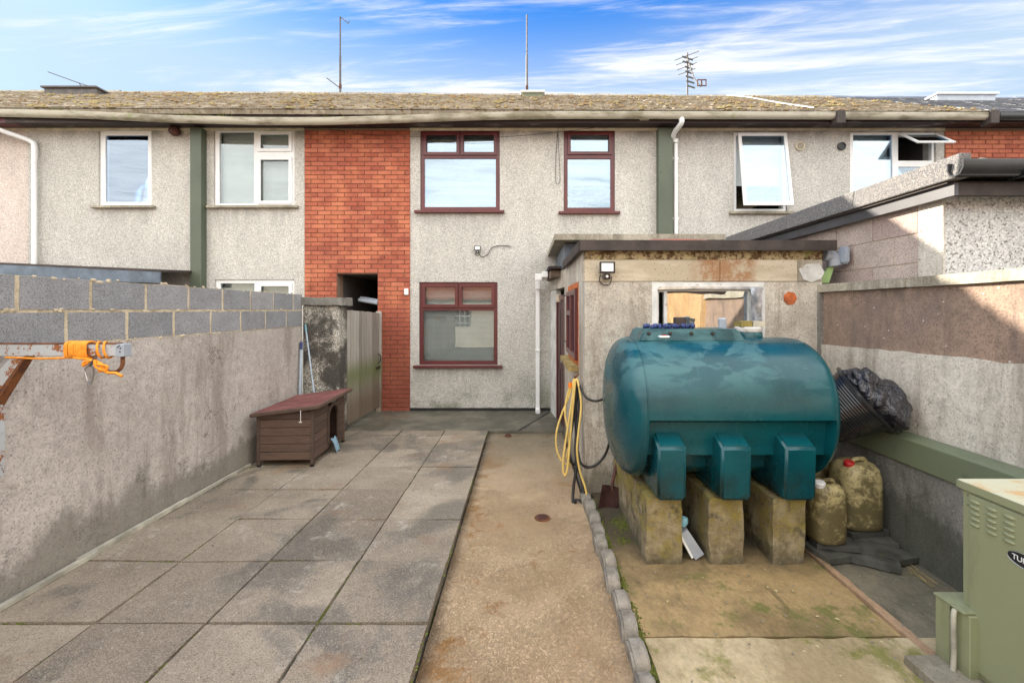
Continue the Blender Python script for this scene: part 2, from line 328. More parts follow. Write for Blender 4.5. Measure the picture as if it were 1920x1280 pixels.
col = g.mix(g.ma('MULTIPLY', g.r(g.noise(6, 8, .8), .60, .72), g.r(z, .95, .5, 0, .6)), col, (.02, .035, .03))
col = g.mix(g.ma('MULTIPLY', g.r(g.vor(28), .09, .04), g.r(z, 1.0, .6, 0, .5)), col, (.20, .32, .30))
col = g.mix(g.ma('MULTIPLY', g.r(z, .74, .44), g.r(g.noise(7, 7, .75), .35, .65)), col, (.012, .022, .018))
M['tank'] = g.fin(col, g.r(g.ma('ADD', g.noise(3, 7, .7), g.ma('MULTIPLY', fad, .4)), .35, .8, .20, .42)); g.bump(g.ma('ADD', g.noise(4, 3), g.ma('MULTIPLY', g.noise(30, 4, .7, st=(.15, 1, 1)), .10)), .16, .02)
g.b.inputs['Specular IOR Level'].default_value = .42
g = G('drum_plastic'); z = g.xyz(2); col = g.mix(g.noise(3), (.36, .29, .12), (.48, .41, .22))
col = g.mix(g.r(g.ma('SUBTRACT', g.noise(9, 9, .78), g.ma('MULTIPLY', z, .28)), .30, .44, 0, .92), col, (.10, .08, .035)); M['drum'] = g.fin(col, .5)
g = G('boiler_green'); col = g.mix(g.noise(1.5, 6), (.235, .255, .145), (.29, .305, .185)); col = g.mix(g.ma('MULTIPLY', g.r(g.noise(8, 8, .7), .64, .70), .4), col, (.40, .40, .28))
col = g.mix(g.r(g.vor(30), .05, .02), col, (.12, .12, .06))
col = g.mix(g.ma('MULTIPLY', g.r(g.noise(13, 8, .8), .66, .70), .8), col, (.22, .10, .035))
col = g.mix(g.ma('MULTIPLY', g.r(g.noise(5, 7, .75, st=(1, 1, .15)), .52, .68), .35), col, (.13, .14, .07))
col = g.mix(g.ma('MULTIPLY', g.r(g.ma('ADD', g.xyz(2), g.ma('MULTIPLY', g.noise(9, 6, .7), .2)), .24, .08), .6), col, (.10, .09, .05))
g.bump(g.ma('ADD', g.noise(160), g.ma('MULTIPLY', g.noise(3, 2), 6)), .12, .004); M['boiler'] = g.fin(col, .45)
g = G('boiler_top'); col = g.mix(g.noise(1.5, 6), (.50, .52, .36), (.60, .60, .46)); col = g.mix(g.ma('MULTIPLY', g.r(g.noise(7, 7, .7, st=(1, 1.5, 1)), .5, .62), .75), col, (.55, .33, .12)); M['boiler_top'] = g.fin(col, .5)
g = G('bag_plastic'); g.bump(g.ma('ABSOLUTE', g.ma('SUBTRACT', g.noise(11, 4, .6, dist=1.0), .5)), 1., .05); M['bag'] = g.fin((.022, .022, .028), .22, spec=.8)
g = G('lintel'); x = g.xyz(0); col = g.mix(g.r(g.noise(3, 7, .65, st=(.4, 1, 2)), .4, .6), (.42, .36, .26), (.54, .47, .36))
rm = g.ma('MULTIPLY', g.r(x, 1.45, 1.72), g.r(x, 2.2, 2.05)); col = g.mix(g.ma('MULTIPLY', g.ma('MULTIPLY', rm, g.r(g.noise(9, 8, .75), .38, .58)), .8), col, (.28, .12, .04))
col = g.mix(g.r(g.vor(34), .18, .08), col, (.12, .07, .035)); g.bump(g.noise(40, 7, .7), .5, .01); M['lintel'] = g.fin(col, .85)
g = G('roof_edge'); col = g.mix(g.r(g.noise(16, 8, .75), .46, .56), (.46, .36, .20), (.12, .07, .03)); col = g.mix(g.r(g.noise(5, 6), .6, .66), col, (.30, .30, .10)); g.bump(g.noise(35, 8, .8), 1, .02); M['roof_edge'] = g.fin(col, .95)

def glassm(name, refl, tint=(.9, .93, .95), rough=.0, bumps=.0):
    m = bpy.data.materials.new(name); m.use_nodes = True; t = m.node_tree; t.nodes.clear()
    o = t.nodes.new('ShaderNodeOutputMaterial'); mx = t.nodes.new('ShaderNodeMixShader'); gl = t.nodes.new('ShaderNodeBsdfGlossy'); tr = t.nodes.new('ShaderNodeBsdfTransparent')
    gl.inputs['Roughness'].default_value = rough; gl.inputs['Color'].default_value = (*tint, 1); tr.inputs[0].default_value = (.86, .9, .9, 1)
    fr = t.nodes.new('ShaderNodeFresnel'); fr.inputs[0].default_value = 1.5
    ad = t.nodes.new('ShaderNodeMath'); ad.operation = 'ADD'; ad.use_clamp = True; ad.inputs[1].default_value = refl
    t.links.new(fr.outputs[0], ad.inputs[0]); t.links.new(ad.outputs[0], mx.inputs[0]); t.links.new(tr.outputs[0], mx.inputs[1]); t.links.new(gl.outputs[0], mx.inputs[2])
    n = t.nodes.new('ShaderNodeTexNoise'); n.inputs['Scale'].default_value = 1.7; b = t.nodes.new('ShaderNodeBump'); b.inputs['Strength'].default_value = bumps; b.inputs['Distance'].default_value = .02
    ge = t.nodes.new('ShaderNodeNewGeometry'); t.links.new(ge.outputs['Position'], n.inputs['Vector']); t.links.new(n.outputs[0], b.inputs['Height'])
    t.links.new(b.outputs[0], gl.inputs['Normal']); t.links.new(mx.outputs[0], o.inputs[0]); M[name] = m
glassm('glass', .20, tint=(.74, .87, 1.0), bumps=.05); glassm('glass_low', .05, bumps=.05); glassm('glass_side', .22, tint=(.72, .84, 1.0), bumps=.04); glassm('glass_shed', .45, bumps=.25)

# ------------------------------------------------------------------ mesh kit
def BM(): return bmesh.new()
def box(bm, x0, x1, y0, y1, z0, z1, rot=None, piv=None):
    vs = [bm.verts.new(v) for v in ((x0,y0,z0),(x1,y0,z0),(x1,y1,z0),(x0,y1,z0),(x0,y0,z1),(x1,y0,z1),(x1,y1,z1),(x0,y1,z1))]
    for f in ((0,3,2,1),(4,5,6,7),(0,1,5,4),(1,2,6,5),(2,3,7,6),(3,0,4,7)): bm.faces.new([vs[i] for i in f])
    if rot is not None:
        p = Vector(piv) if piv else sum((v.co for v in vs), Vector())/8
        for v in vs: v.co = rot @ (v.co-p) + p
    return vs
def prism(bm, pts, d):      # pts: closed 3D polygon, d: extrusion vector
    a = [bm.verts.new(p) for p in pts]; b = [bm.verts.new(Vector(p)+Vector(d)) for p in pts]; n = len(a)
    bm.faces.new(a[::-1]); bm.faces.new(b)
    for i in range(n): bm.faces.new((a[i], a[(i+1) % n], b[(i+1) % n], b[i]))
def smoothpath(pts, k=6):
    P = [Vector(p) for p in pts]; out = []
    for i in range(len(P)-1):
        a = P[max(i-1,0)]; b = P[i]; c = P[i+1]; d = P[min(i+2, len(P)-1)]
        for j in range(k):
            t = j/k; out.append(.5*((2*b)+(c-a)*t+(2*a-5*b+4*c-d)*t*t+(3*b-a-3*c+d)*t**3))
    out.append(P[-1]); return out
def tube(bm, pts, r, n=8, k=0, cap=True):
    P = smoothpath(pts, k) if k else [Vector(p) for p in pts]
    rings = []; up = Vector((0, 0, 1)); prev = None
    for i, p in enumerate(P):
        t = (P[min(i+1, len(P)-1)]-P[max(i-1, 0)]).normalized()
        if prev is None: nrm = t.orthogonal().normalized()
        else: nrm = (prev - t*prev.dot(t)).normalized()
        prev = nrm; bn = t.cross(nrm); rr = r[i] if isinstance(r, list) else r
        rings.append([bm.verts.new(p+nrm*math.cos(2*math.pi*j/n)*rr+bn*math.sin(2*math.pi*j/n)*rr) for j in range(n)])
    for a, b in zip(rings, rings[1:]):
        for j in range(n): bm.faces.new((a[j], a[(j+1) % n], b[(j+1) % n], b[j]))
    if cap: bm.faces.new(rings[0][::-1]); bm.faces.new(rings[-1])
def lathe(bm, prof, o=(0,0,0), axis=(0,0,1), n=24, sq=0):
    ax = Vector(axis).normalized(); q = ax.to_track_quat('Z', 'Y'); rings = []
    for r, h in prof:
        ring = []
        for j in range(n):
            a = 2*math.pi*j/n; k = 1.
            if sq: k = 1/((abs(math.cos(a))**sq+abs(math.sin(a))**sq)**(1/sq))
            ring.append(bm.verts.new(Vector(o)+q @ Vector((r*k*math.cos(a), r*k*math.sin(a), h))))
        rings.append(ring)
    for a, b in zip(rings, rings[1:]):
        for j in range(n): bm.faces.new((a[j], a[(j+1) % n], b[(j+1) % n], b[j]))
    bm.faces.new(rings[0][::-1]); bm.faces.new(rings[-1])
def sweepx(bm, pts, prof):   # profile of (dy, dz) swept along pts
    rings = [[bm.verts.new(Vector(p)+Vector((0, a, b))) for a, b in prof] for p in pts]; n = len(prof)
    for a, b in zip(rings, rings[1:]):
        for j in range(n): bm.faces.new((a[j], a[(j+1) % n], b[(j+1) % n], b[j]))
    bm.faces.new(rings[0][::-1]); bm.faces.new(rings[-1])
def gridwall(bm, a0, a1, z0, z1, d0, d1, holes=(), ax='x'):
    A = sorted({a0, a1, *[h[0] for h in holes], *[h[1] for h in holes]}); Z = sorted({z0, z1, *[h[2] for h in holes], *[h[3] for h in holes]})
    A = [a for a in A if a0 <= a <= a1]; Z = [z for z in Z if z0 <= z <= z1]
    def full(i, j):
        if i < 0 or j < 0 or i >= len(A)-1 or j >= len(Z)-1: return False
        ca = (A[i]+A[i+1])/2; cz = (Z[j]+Z[j+1])/2
        return not any(h[0] < ca < h[1] and h[2] < cz < h[3] for h in holes)
    P = (lambda a, d, z: (a, d, z)) if ax == 'x' else (lambda a, d, z: (d, a, z))
    c = {}
    def v(a, d, z):
        k = (a, d, z)
        if k not in c: c[k] = bm.verts.new(P(a, d, z))
        return c[k]
    for i in range(len(A)-1):
        for j in range(len(Z)-1):
            if not full(i, j): continue
            p, q, s, t = A[i], A[i+1], Z[j], Z[j+1]
            bm.faces.new((v(p,d0,s), v(q,d0,s), v(q,d0,t), v(p,d0,t))); bm.faces.new((v(p,d1,s), v(p,d1,t), v(q,d1,t), v(q,d1,s)))
            if not full(i-1, j): bm.faces.new((v(p,d0,s), v(p,d0,t), v(p,d1,t), v(p,d1,s)))
            if not full(i+1, j): bm.faces.new((v(q,d0,s), v(q,d1,s), v(q,d1,t), v(q,d0,t)))
            if not full(i, j-1): bm.faces.new((v(p,d0,s), v(p,d1,s), v(q,d1,s), v(q,d0,s)))
            if not full(i, j+1): bm.faces.new((v(p,d0,t), v(q,d0,t), v(q,d1,t), v(p,d1,t)))
def rough(bm, cuts, amp, sc=6, seed=0):
    bmesh.ops.subdivide_edges(bm, edges=bm.edges[:], cuts=cuts, use_grid_fill=True)
    for v in bm.verts:
        p = v.co*sc+Vector((seed*3.1, seed, 0)); v.co += Vector((mn.noise(p), mn.noise(p+Vector((9,0,0))), mn.noise(p+Vector((0,9,0)))))*amp
def mesh(name, bm, mat, bev=0, seg=1, smooth=None):
    bmesh.ops.recalc_face_normals(bm, faces=bm.faces[:])
    if bev:
        ed = [e for e in bm.edges if len(e.link_faces) == 2 and e.calc_face_angle(0) > .6]
        bmesh.ops.bevel(bm, geom=ed, offset=bev, segments=seg, affect='EDGES', clamp_overlap=True)
    me = bpy.data.meshes.new(name); bm.to_mesh(me); bm.free()
    for mm in (mat if isinstance(mat, list) else [mat]): me.materials.append(M[mm] if isinstance(mm, str) else mm)
    if smooth:
        me.shade_smooth(); me.set_sharp_from_angle(angle=R(smooth))
    return me
def tag(o, label=None, cat=None, group=None, kind=None):
    for k, v in (('label', label), ('category', cat), ('group', group), ('kind', kind)):
        if v: o[k] = v
    return o
def obj(name, bm, mat, parent=None, bev=0, seg=1, smooth=None, **k):
    me = bm if isinstance(bm, bpy.types.Mesh) else mesh(name, bm, mat, bev, seg, smooth)
    o = bpy.data.objects.new(name, me); C.objects.link(o)
    if parent:
        o.parent = parent; o.matrix_parent_inverse = parent.matrix_basis.inverted()
    return tag(o, **k)
def thing(name, label, cat, loc=(0,0,0), rz=0, group=None, kind=None):
    o = bpy.data.objects.new(name, None); C.objects.link(o); o.location = loc; o.rotation_euler = (0, 0, rz); o.empty_display_size = .2
    return tag(o, label, cat, group, kind)
def inst(name, me, loc, parent=None, rot=(0,0,0), scale=(1,1,1)):
    o = bpy.data.objects.new(name, me); C.objects.link(o); o.location = loc; o.rotation_euler = rot; o.scale = scale
    if parent: o.parent = parent; o.matrix_parent_inverse = parent.matrix_basis.inverted()
    return o
def PX(u, v, Y): return Vector(((u-985)/840*Y, Y, 1.69-(v-580)/840*Y))   # measured direction at a known distance
FY = 7.55; K = 840/FY
def fx(u): return (u-985)/K
def fz(v): return 1.69+(580-v)/K

# ------------------------------------------------------------------ the ground
bm = BM(); box(bm, -120, 120, -120, 120, -.6, -.16); obj('ground', bm, 'ground', kind='structure')
patio = thing('patio', None, None, kind='structure')
bm = BM(); box(bm, -3.0, -.53, -4, 6.27, -.15, -.018); obj('bedding', bm, 'joint_fill', patio)
XE = [-2.995, -2.925, -2.32, -1.72, -1.12, -.52]; YE = [-3.0+.6*i+.0 for i in range(16)]
YE = [2.414+.6*i for i in range(-11, 7)]+[6.28]
for i in range(1, len(XE)-1+1):
    x0, x1 = (XE[i-1], XE[i])
    if i == 1: continue
    for j in range(len(YE)-1):
        y0, y1 = YE[j], YE[j+1]
        bm = BM(); gp = random.uniform(.004, .010)
        jt = random.uniform(-.004, .004)
        vs = box(bm, (x0 if i > 2 else -2.995)+gp, x1-gp, y0+gp+jt, y1-gp+jt, -.05, 0)
        tz = [random.uniform(-.007, .006) for _ in range(4)]
        for q in range(4): vs[4+q].co.z += tz[q]
        rough(bm, 7, .0022, 17, i*17+j)
        obj('paving_slab', bm, 'paving', patio, bev=.0, smooth=40)
bm = BM(); box(bm, -3.0, .56, 6.285, 7.56, -.15, -.012); obj('concrete_apron', bm, 'apron', kind='structure')
bm = BM()
nx, ny = 30, 150
vv = [[bm.verts.new((-.515+1.03*i/nx, -3+9.283*j/ny, -.052+.006*mn.noise(Vector((i*.35, j*.25, 0))) + .02*max(0, (i/nx-.86))/.14*1.0)) for j in range(ny+1)] for i in range(nx+1)]
for i in range(nx):
    for j in range(ny): bm.faces.new((vv[i][j], vv[i+1][j], vv[i+1][j+1], vv[i][j+1]))
obj('garden_path', bm, 'path', smooth=60, kind='structure')
bm = BM(); box(bm, -.6, .56, 5.9, 6.284, -.15, -.06); box(bm, .0, .5, -3, 6, -.15, -.08); obj('path_bed', bm, 'apron', kind='structure')
# concrete pads by the tank
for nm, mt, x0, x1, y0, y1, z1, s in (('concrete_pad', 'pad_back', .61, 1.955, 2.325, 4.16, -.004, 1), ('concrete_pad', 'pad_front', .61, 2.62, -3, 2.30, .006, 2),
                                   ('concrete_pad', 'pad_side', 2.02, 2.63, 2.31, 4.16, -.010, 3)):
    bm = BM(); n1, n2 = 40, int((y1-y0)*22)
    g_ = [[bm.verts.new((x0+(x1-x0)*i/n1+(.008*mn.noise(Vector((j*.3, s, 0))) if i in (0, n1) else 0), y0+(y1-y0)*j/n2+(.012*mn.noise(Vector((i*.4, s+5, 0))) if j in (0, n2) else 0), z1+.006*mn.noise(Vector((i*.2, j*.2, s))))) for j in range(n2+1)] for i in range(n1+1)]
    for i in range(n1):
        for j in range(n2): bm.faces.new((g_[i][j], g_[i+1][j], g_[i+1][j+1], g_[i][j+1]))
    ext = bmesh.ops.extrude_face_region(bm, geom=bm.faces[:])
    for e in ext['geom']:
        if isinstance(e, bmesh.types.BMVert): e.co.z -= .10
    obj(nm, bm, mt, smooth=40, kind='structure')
bm = BM()
pts = [(1.955+.035+.012*mn.noise(Vector((j*.7, 0, 0))), 1.9+2.2*j/40) for j in range(41)]
for (a, b), (c, d) in zip(pts, pts[1:]):
    w = .024+.014*mn.noise(Vector((b*4, 3, 0)))
    bm.faces.new([bm.verts.new(p) for p in ((a-w, b, .009), (a+w, b, .009), (c+w, d, .009), (c-w, d, .009))])
bmesh.ops.remove_doubles(bm, verts=bm.verts[:], dist=.0001)
ext = bmesh.ops.extrude_face_region(bm, geom=bm.faces[:])
for e in ext['geom']:
    if isinstance(e, bmesh.types.BMVert): e.co.z -= .06
obj('mortar_strip', bm, 'pad_scar', kind='structure')
bm = BM(); box(bm, .5, 2.7, -3, 4.3, -.15, -.085); obj('soil_joint', bm, 'moss', kind='structure')
# scalloped edging stones
edging = thing('path_edging', None, None, kind='structure')
yy = 4.12; i = 0
while yy > -.6:
    ln = random.uniform(.19, .215); bm = BM(); zt = .052+random.uniform(-.012, .012); h = ln-.012
    prof = [(0, -.14), (0, zt-.05), (.025, zt-.016), (.06, zt), (h-.06, zt), (h-.025, zt-.016), (h, zt-.05), (h, -.14)]
    xo = .505+random.uniform(-.012, .012)
    prism(bm, [(xo, yy-h+a, b) for a, b in prof], (.085, 0, 0))
    bmesh.ops.rotate(bm, verts=bm.verts[:], cent=(.55, yy-.1, 0), matrix=Matrix.Rotation(R(random.uniform(-3, 3)), 3, 'Z') @ Matrix.Rotation(R(random.uniform(-4, 2)), 3, 'Y'))
    obj('edging_stone', bm, 'kerb', edging, bev=.012, seg=2, smooth=50); yy -= ln
# moss tufts in the joint behind the edging and on the pad
bm = BM()
def tuft(bm, x, y, z, r, h):
    n = 6; a = [bm.verts.new((x+r*random.uniform(.7, 1.2)*math.cos(6.283*i/n), y+r*random.uniform(.7, 1.2)*math.sin(6.283*i/n), z-.003)) for i in range(n)]; t = bm.verts.new((x, y, z+h))
    for i in range(n): bm.faces.new((a[i], a[(i+1) % n], t))
for _ in range(900):
    y = random.uniform(1.4, 4.0)
    if mn.noise(Vector((y*2.5, 0, 0))) > -.15: tuft(bm, .605+random.gauss(0, .012), y, -.005, random.uniform(.005, .012), random.uniform(.004, .014))
for cx, cy, sx, n in ((.78, 3.55, .05, 260), (.72, 3.3, .03, 60), (1.75, 2.15, .09, 0)):
    for _ in range(n): tuft(bm, random.gauss(cx, sx), random.gauss(cy, sx*1.3), .0, random.uniform(.004, .009), random.uniform(.002, .007))
for _ in range(1500):
    q_ = random.random()
    if q_ < .35: x, y = -2.93+random.gauss(0, .012), random.uniform(1.8, 5.0)
    elif q_ < .75: x, y = random.choice((-.52, -1.12, -1.72, -2.32))+random.gauss(0, .004), random.uniform(1.8, 6.2)
    else: x, y = random.uniform(-2.9, -.55), random.choice([2.414+.6*i for i in range(-1, 7)])+random.gauss(0, .004)
    if mn.noise(Vector((x*1.7, y*1.7, 5))) > .05: tuft(bm, x, y, -.004, random.uniform(.004, .009), random.uniform(.004, .010))
obj('moss', bm, 'moss', kind='stuff', label='patches of green moss in the joints of the paving and beside the edging stones', cat='moss')
bm = BM()
for _ in range(150):
    if random.random() < .5: x, y, z = random.uniform(-2.8, -.6), random.uniform(1.8, 6.2), .003
    else: x, y, z = random.uniform(.7, 2.5), random.uniform(1.9, 2.9), .008
    s = random.uniform(.002, .006)
    box(bm, x-s, x+s, y-s*.8, y+s*.8, z, z+s*.8, Matrix.Rotation(random.random()*3, 3, 'Z'))
obj('grit', bm, 'kerb', kind='stuff', label='scattered grit and tiny stones on paving and pad', cat='grit')
bm = BM()
for _ in range(26):
    x, y = random.choice(((random.uniform(-2.7, -.6), random.uniform(1.9, 6.0)), (random.uniform(.7, 2.0), random.uniform(2.0, 2.9)))); s_ = random.uniform(.006, .014); a_ = random.random()*6
    c_ = Vector((x, y, .009)); d_ = Vector((math.cos(a_), math.sin(a_), 0)); e_ = Vector((-d_.y, d_.x, 0))
    vs = [bm.verts.new(c_+d_*s_), bm.verts.new(c_+e_*s_*.5+Vector((0, 0, .004))), bm.verts.new(c_-d_*s_), bm.verts.new(c_-e_*s_*.5)]; bm.faces.new(vs)
obj('leaf_scraps', bm, 'leaf', kind='stuff', label='scraps of pale leaf lying on the slabs and pad', cat='leaves')
# drainage groove on the apron, covers
bm = BM(); a = PX(972, 806, 6.28); b = (.40, 7.45)
prism(bm, [(a.x-.015, 6.30, -.008), (a.x+.02, 6.30, -.008), (b[0]+.02, b[1], -.008), (b[0]-.015, b[1], -.008)], (0, 0, -.02)); obj('drain_channel', bm, 'black_rubber', kind='structure')
def cover(x, y, r, z, lab):
    t = thing('stopcock_cover', lab, 'drain cover', (x, y, z))
    bm = BM(); lathe(bm, [(r, -.02), (r, .006), (r*.86, .008)], (x, y, z), n=20); obj('rim', bm, 'rust', t)
    bm = BM(); lathe(bm, [(r*.8, -.01), (r*.8, .012)], (x, y, z), n=18)
    for k in range(5): box(bm, x-r*.55, x+r*.55, y-r*.55+k*r*.26, y-r*.47+k*r*.26, z+.010, z+.016)
    obj('lid', bm, 'rust_dark', t)
cover(.142, 3.74, .066, -.05, 'round rusty cover set in the middle of the brown path')
cover(-.24, 6.16, .045, -.04, 'small rusty cover at the far end of the path near the house')

# ------------------------------------------------------------------ terrace of houses
def eave(x): return 4.86-.004*x
def ridge(x): return 6.93-.0068*x
EY, RY = 7.15, 11.0
def window(house, u0, u1, v0, v1, col, lights, blind=None, glass='glass', sill=True, label=None, fw=.055, sillm=None, x=None):
    """lights: (a0,a1,b0,b1,casement) in 0..1 from left / top"""
    X0, X1, Z1, Z0 = fx(u0), fx(u1), fz(v0), fz(v1)
    holes = []; w, h = X1-X0, Z1-Z0
    for a0, a1, b0, b1, cs in lights: holes.append((X0+a0*w, X0+a1*w, Z1-b1*h, Z1-b0*h, cs))
    bm = BM(); gridwall(bm, X0+.002, X1-.002, Z0+.002, Z1-.002, FY+.025, FY+.09, [q[:4] for q in holes])
    win = obj('window', bm, col, house, bev=.004, **({'label': label} if label else {}))
    for a, b, c, d, cs in holes:
        if cs == 1:
            bm = BM(); e = .012; k = .042; gridwall(bm, a-e, b+e, c-e, d+e, FY+.004, FY+.022, [(a+k, b-k, c+k, d-k)]); obj('casement', bm, col, win, bev=.004)
        if cs != 2:
            bm = BM(); box(bm, a-.003, b+.003, FY+.045, FY+.055, c-.003, d+.003); obj('pane', bm, glass, win)
    if sill:
        bm = BM(); box(bm, X0-.09, X1+.08, FY-.07, FY+.02, Z0-.045, Z0-.002); obj('sill', bm, sillm or col, win, bev=.006)
    if blind == 'venetian':
        bm = BM(); z = Z0+.06
        while z < Z1-.05:
            vs = box(bm, X0+.05, X1-.05, FY+.15, FY+.172, z, z+.0015, Matrix.Rotation(R(52), 3, 'X')); z += .021
        for xx in (X0+.25*w, X0+.62*w): box(bm, xx, xx+.003, FY+.145, FY+.147, Z0+.06, Z1-.05)
        obj('blind', bm, 'blind_white', win)
    elif blind in ('vertical', 'vertical_gap'):
        bm = BM(); xx = X0+.05
        while xx < X1-.05:
            if blind == 'vertical' or X0+.1*w < xx < X0+.3*w:
                box(bm, xx, xx+.083, FY+.17, FY+.173, Z0+.04, Z1-.04, Matrix.Rotation(R(14), 3, 'Z'))
            xx += .075
        obj('blind', bm, 'blind_white', win)
    elif blind == 'roller':
        bm = BM(); box(bm, X0+.04, X1-.04, FY+.15, FY+.153, Z0+.36*h, Z1-.03); box(bm, X0+.04, X1-.04, FY+.14, FY+.16, Z0+.35*h, Z0+.365*h); obj('blind', bm, 'blind_roller', win)
    return win, (X0, X1, Z0, Z1)
def tiles(house, x0, x1, mat, dark=False):
    bm = BM(); box_n = 0
    L_ = math.hypot(RY-EY, 2.07); rows = 17
    # decking
    prism(bm, [(x0, EY, eave(x0)), (x0, RY, ridge(x0)), (x0, 14.9, 4.86), (x0, 14.9, 4.78), (x0, RY, ridge(x0)-.1), (x0, EY+.03, eave(x0)-.06)], (x1-x0, 0, 0))
    for v in bm.verts:
        if abs(v.co.x-x1) < 1e-4: v.co.z += (-.004 if v.co.y < 8 else -.0068 if v.co.y < 12 else 0)*(x1-x0)
    r = obj('roof', bm, mat, house)
    bm = BM(); w = .205 if not dark else .3
    for k in range(rows):
        t0 = k/rows; t1 = (k+1.25)/rows; xx = x0+(w/2 if k % 2 else 0)
        while xx < x1-.02:
            xe = min(xx+w-.008, x1); j = random.uniform(0, .010) if not dark else random.uniform(0, .002)
            def P(x, t, up): return (x, EY+(RY-EY)*t-.46*up, eave(x)+(ridge(x)-eave(x))*t+.88*up)
            t1c = min(t1, 1)
            a = [P(xx, t0, .026+j), P(xe, t0, .026+j+random.uniform(-.004, .004)), P(xe, t1c, .008), P(xx, t1c, .008)]
            b = [P(xx, t0, .008+j*.5), P(xe, t0, .008+j*.5)]
            j = j; va = [bm.verts.new(p) for p in a]; vb = [bm.verts.new(p) for p in b]
            bm.faces.new(va); bm.faces.new((vb[0], vb[1], va[1], va[0])); bm.faces.new((va[1], vb[1], va[2])); bm.faces.new((va[0], va[3], vb[0]))
            xx += w
    xx = x0
    while xx < x1-.05:
        xe = min(xx+.44, x1); zz = ridge(xx)+.0
        prism(bm, [(xx, RY-.14, zz-.05), (xx, RY, zz+.055+random.uniform(-.01, .012)), (xx, RY+.14, zz-.05)], (xe-xx-.008, 0, 0)); xx += .45
    obj('roof_tiles', bm, mat, r, kind='stuff')
    if not dark:
        bm = BM()
        for _ in range(int((x1-x0)*75)):
            x = random.uniform(x0, x1); t = (int(random.uniform(0, rows))+random.choice((0., 0., .5)))/rows
            if mn.noise(Vector((x*1.1, t*3, 2))) < -.12 and random.random() < .7: continue
            s = random.uniform(.010, .034)*(1+.6*(mn.noise(Vector((x*1.1, t*3, 2))) > .2)); c = Vector((x, EY+(RY-EY)*t-.015, eave(x)+(ridge(x)-eave(x))*t+.035))
            n = 5; ring = [bm.verts.new(c+Vector((s*1.5*math.cos(6.283*i/n)*random.uniform(.6, 1.3), s*math.sin(6.283*i/n), s*.5*math.sin(6.283*i/n)-.01))) for i in range(n)]
            tp = bm.verts.new(c+Vector((0, -s*.15, s*.6)))
            for i in range(n): bm.faces.new((ring[i], ring[(i+1) % n], tp))
        obj('roof_moss', bm, 'roof_moss', r, kind='stuff')
GUT = [(-16, 4.83), (fx(20), 4.825), (fx(200), 4.79), (fx(350), 4.725), (fx(500), 4.69), (fx(620), 4.685), (fx(760), 4.72), (fx(900), 4.765), (fx(1050), 4.785), (fx(1400), 4.78), (9, 4.76), (20, 4.76)]
def gz(x):
    for (a, p), (b, q) in zip(GUT, GUT[1:]):
        if a <= x <= b: return p+(q-p)*(x-a)/(b-a)
    return 4.78
UP = [(-.055, .045), (-.055, -.01), (-.035, -.045), (0, -.058), (.035, -.045), (.05, -.01), (.05, .045), (.043, .045), (.043, -.006), (.03, -.036), (0, -.049), (-.03, -.036), (-.048, -.006), (-.048, .045)]
def house(x0, x1, label, wallm, rects, roof='roof_tile', fascia='fascia', gutter='gutter_cream', gx=None, rx=None, wx=None):
    t = thing('terraced_house', label, 'house', ((x0+x1)/2, FY, 0), group='terraced houses behind the yards')
    wx = wx or (x0, x1)
    if wx[1]-wx[0] > .05:
        bm = BM(); gridwall(bm, wx[0], wx[1], -.1, 4.74, FY, FY+.25, [(fx(a), fx(b), fz(d), fz(c)) for a, b, c, d in rects]); obj('wall', bm, wallm, t)
    bm = BM(); box(bm, x0, x1, 14.2, 14.5, -.1, 4.8); box(bm, x0+.01, x0+.1, FY+.25, 14.2, -.1, 4.8); box(bm, x1-.1, x1-.01, FY+.25, 14.2, -.1, 4.8); box(bm, x0+.1, x1-.1, FY+.26, 14.19, 2.3, 2.5); obj('rear_wall', bm, 'room', t)
    rx = rx or (x0, x1); tiles(t, rx[0], rx[1], roof, roof == 'slate')
    bm = BM(); box(bm, x0, x1, 7.22, 7.25, 4.70, 4.845); obj('fascia', bm, fascia, t)
    bm = BM(); box(bm, x0, x1, 7.252, 8.2, 4.742, 4.765); obj('soffit', bm, fascia, t)
    bm = BM(); box(bm, wx[0]+.002, wx[1]-.002, FY-.022, FY-.002, 4.695, 4.738); obj('cream_strip', bm, 'cream_strip', t)
    gx = gx or (x0, x1)
    n = max(2, int((gx[1]-gx[0])/.3)); pts = [(gx[0]+(gx[1]-gx[0])*i/n, 7.15, gz(gx[0]+(gx[1]-gx[0])*i/n)) for i in range(n+1)]
    bm = BM(); sweepx(bm, pts, UP); obj('gutter', bm, gutter, t, smooth=40)
    return t
xa, xb, xc, xd, xe = fx(52), fx(571), fx(1246), 7.06, 17.0
Wl = (185, 284, 241, 386); Wb = (401, 552, 240, 386); Wc = (403, 552, 524, 680)
Wm1 = (788, 937, 244, 395); Wm2 = (1057, 1153, 244, 397); Wm3 = (786, 933, 528.6, 684)
Wr1 = (1376, 1476, 247, 397); Wr2 = (1594, 1755, 247, 395)
h0 = house(-28, -16.2, 'far left terraced house past the pink one', 'pebbledash', [])
h1 = house(-16.2, xa, 'pink pebbledashed terraced house beyond the left white downpipe', 'pebbledash_pink', [], fascia='fascia_purple')
h2 = house(xa, xb, 'pebbledashed terraced house with white windows left of the brick panel', 'pebbledash', [Wl, Wb, Wc])
h3 = house(xb, xc, 'terraced house with maroon windows and orange brick panel with passage', 'pebbledash', [Wm1, Wm2, Wm3], wx=(fx(769), xc))
h4 = house(xc, xd, 'pebbledashed terraced house with open white windows on the right', 'pebbledash', [Wr1, Wr2], rx=(xc, 7.5), gx=(xc, 7.47))
h5 = house(xd, xe, 'right-hand terraced house with red brick panel and dark slate roof', 'pebbledash', [], roof='slate', rx=(7.5, xe), wx=(8.84, xe), gutter='black_plastic', gx=(7.53, xe))
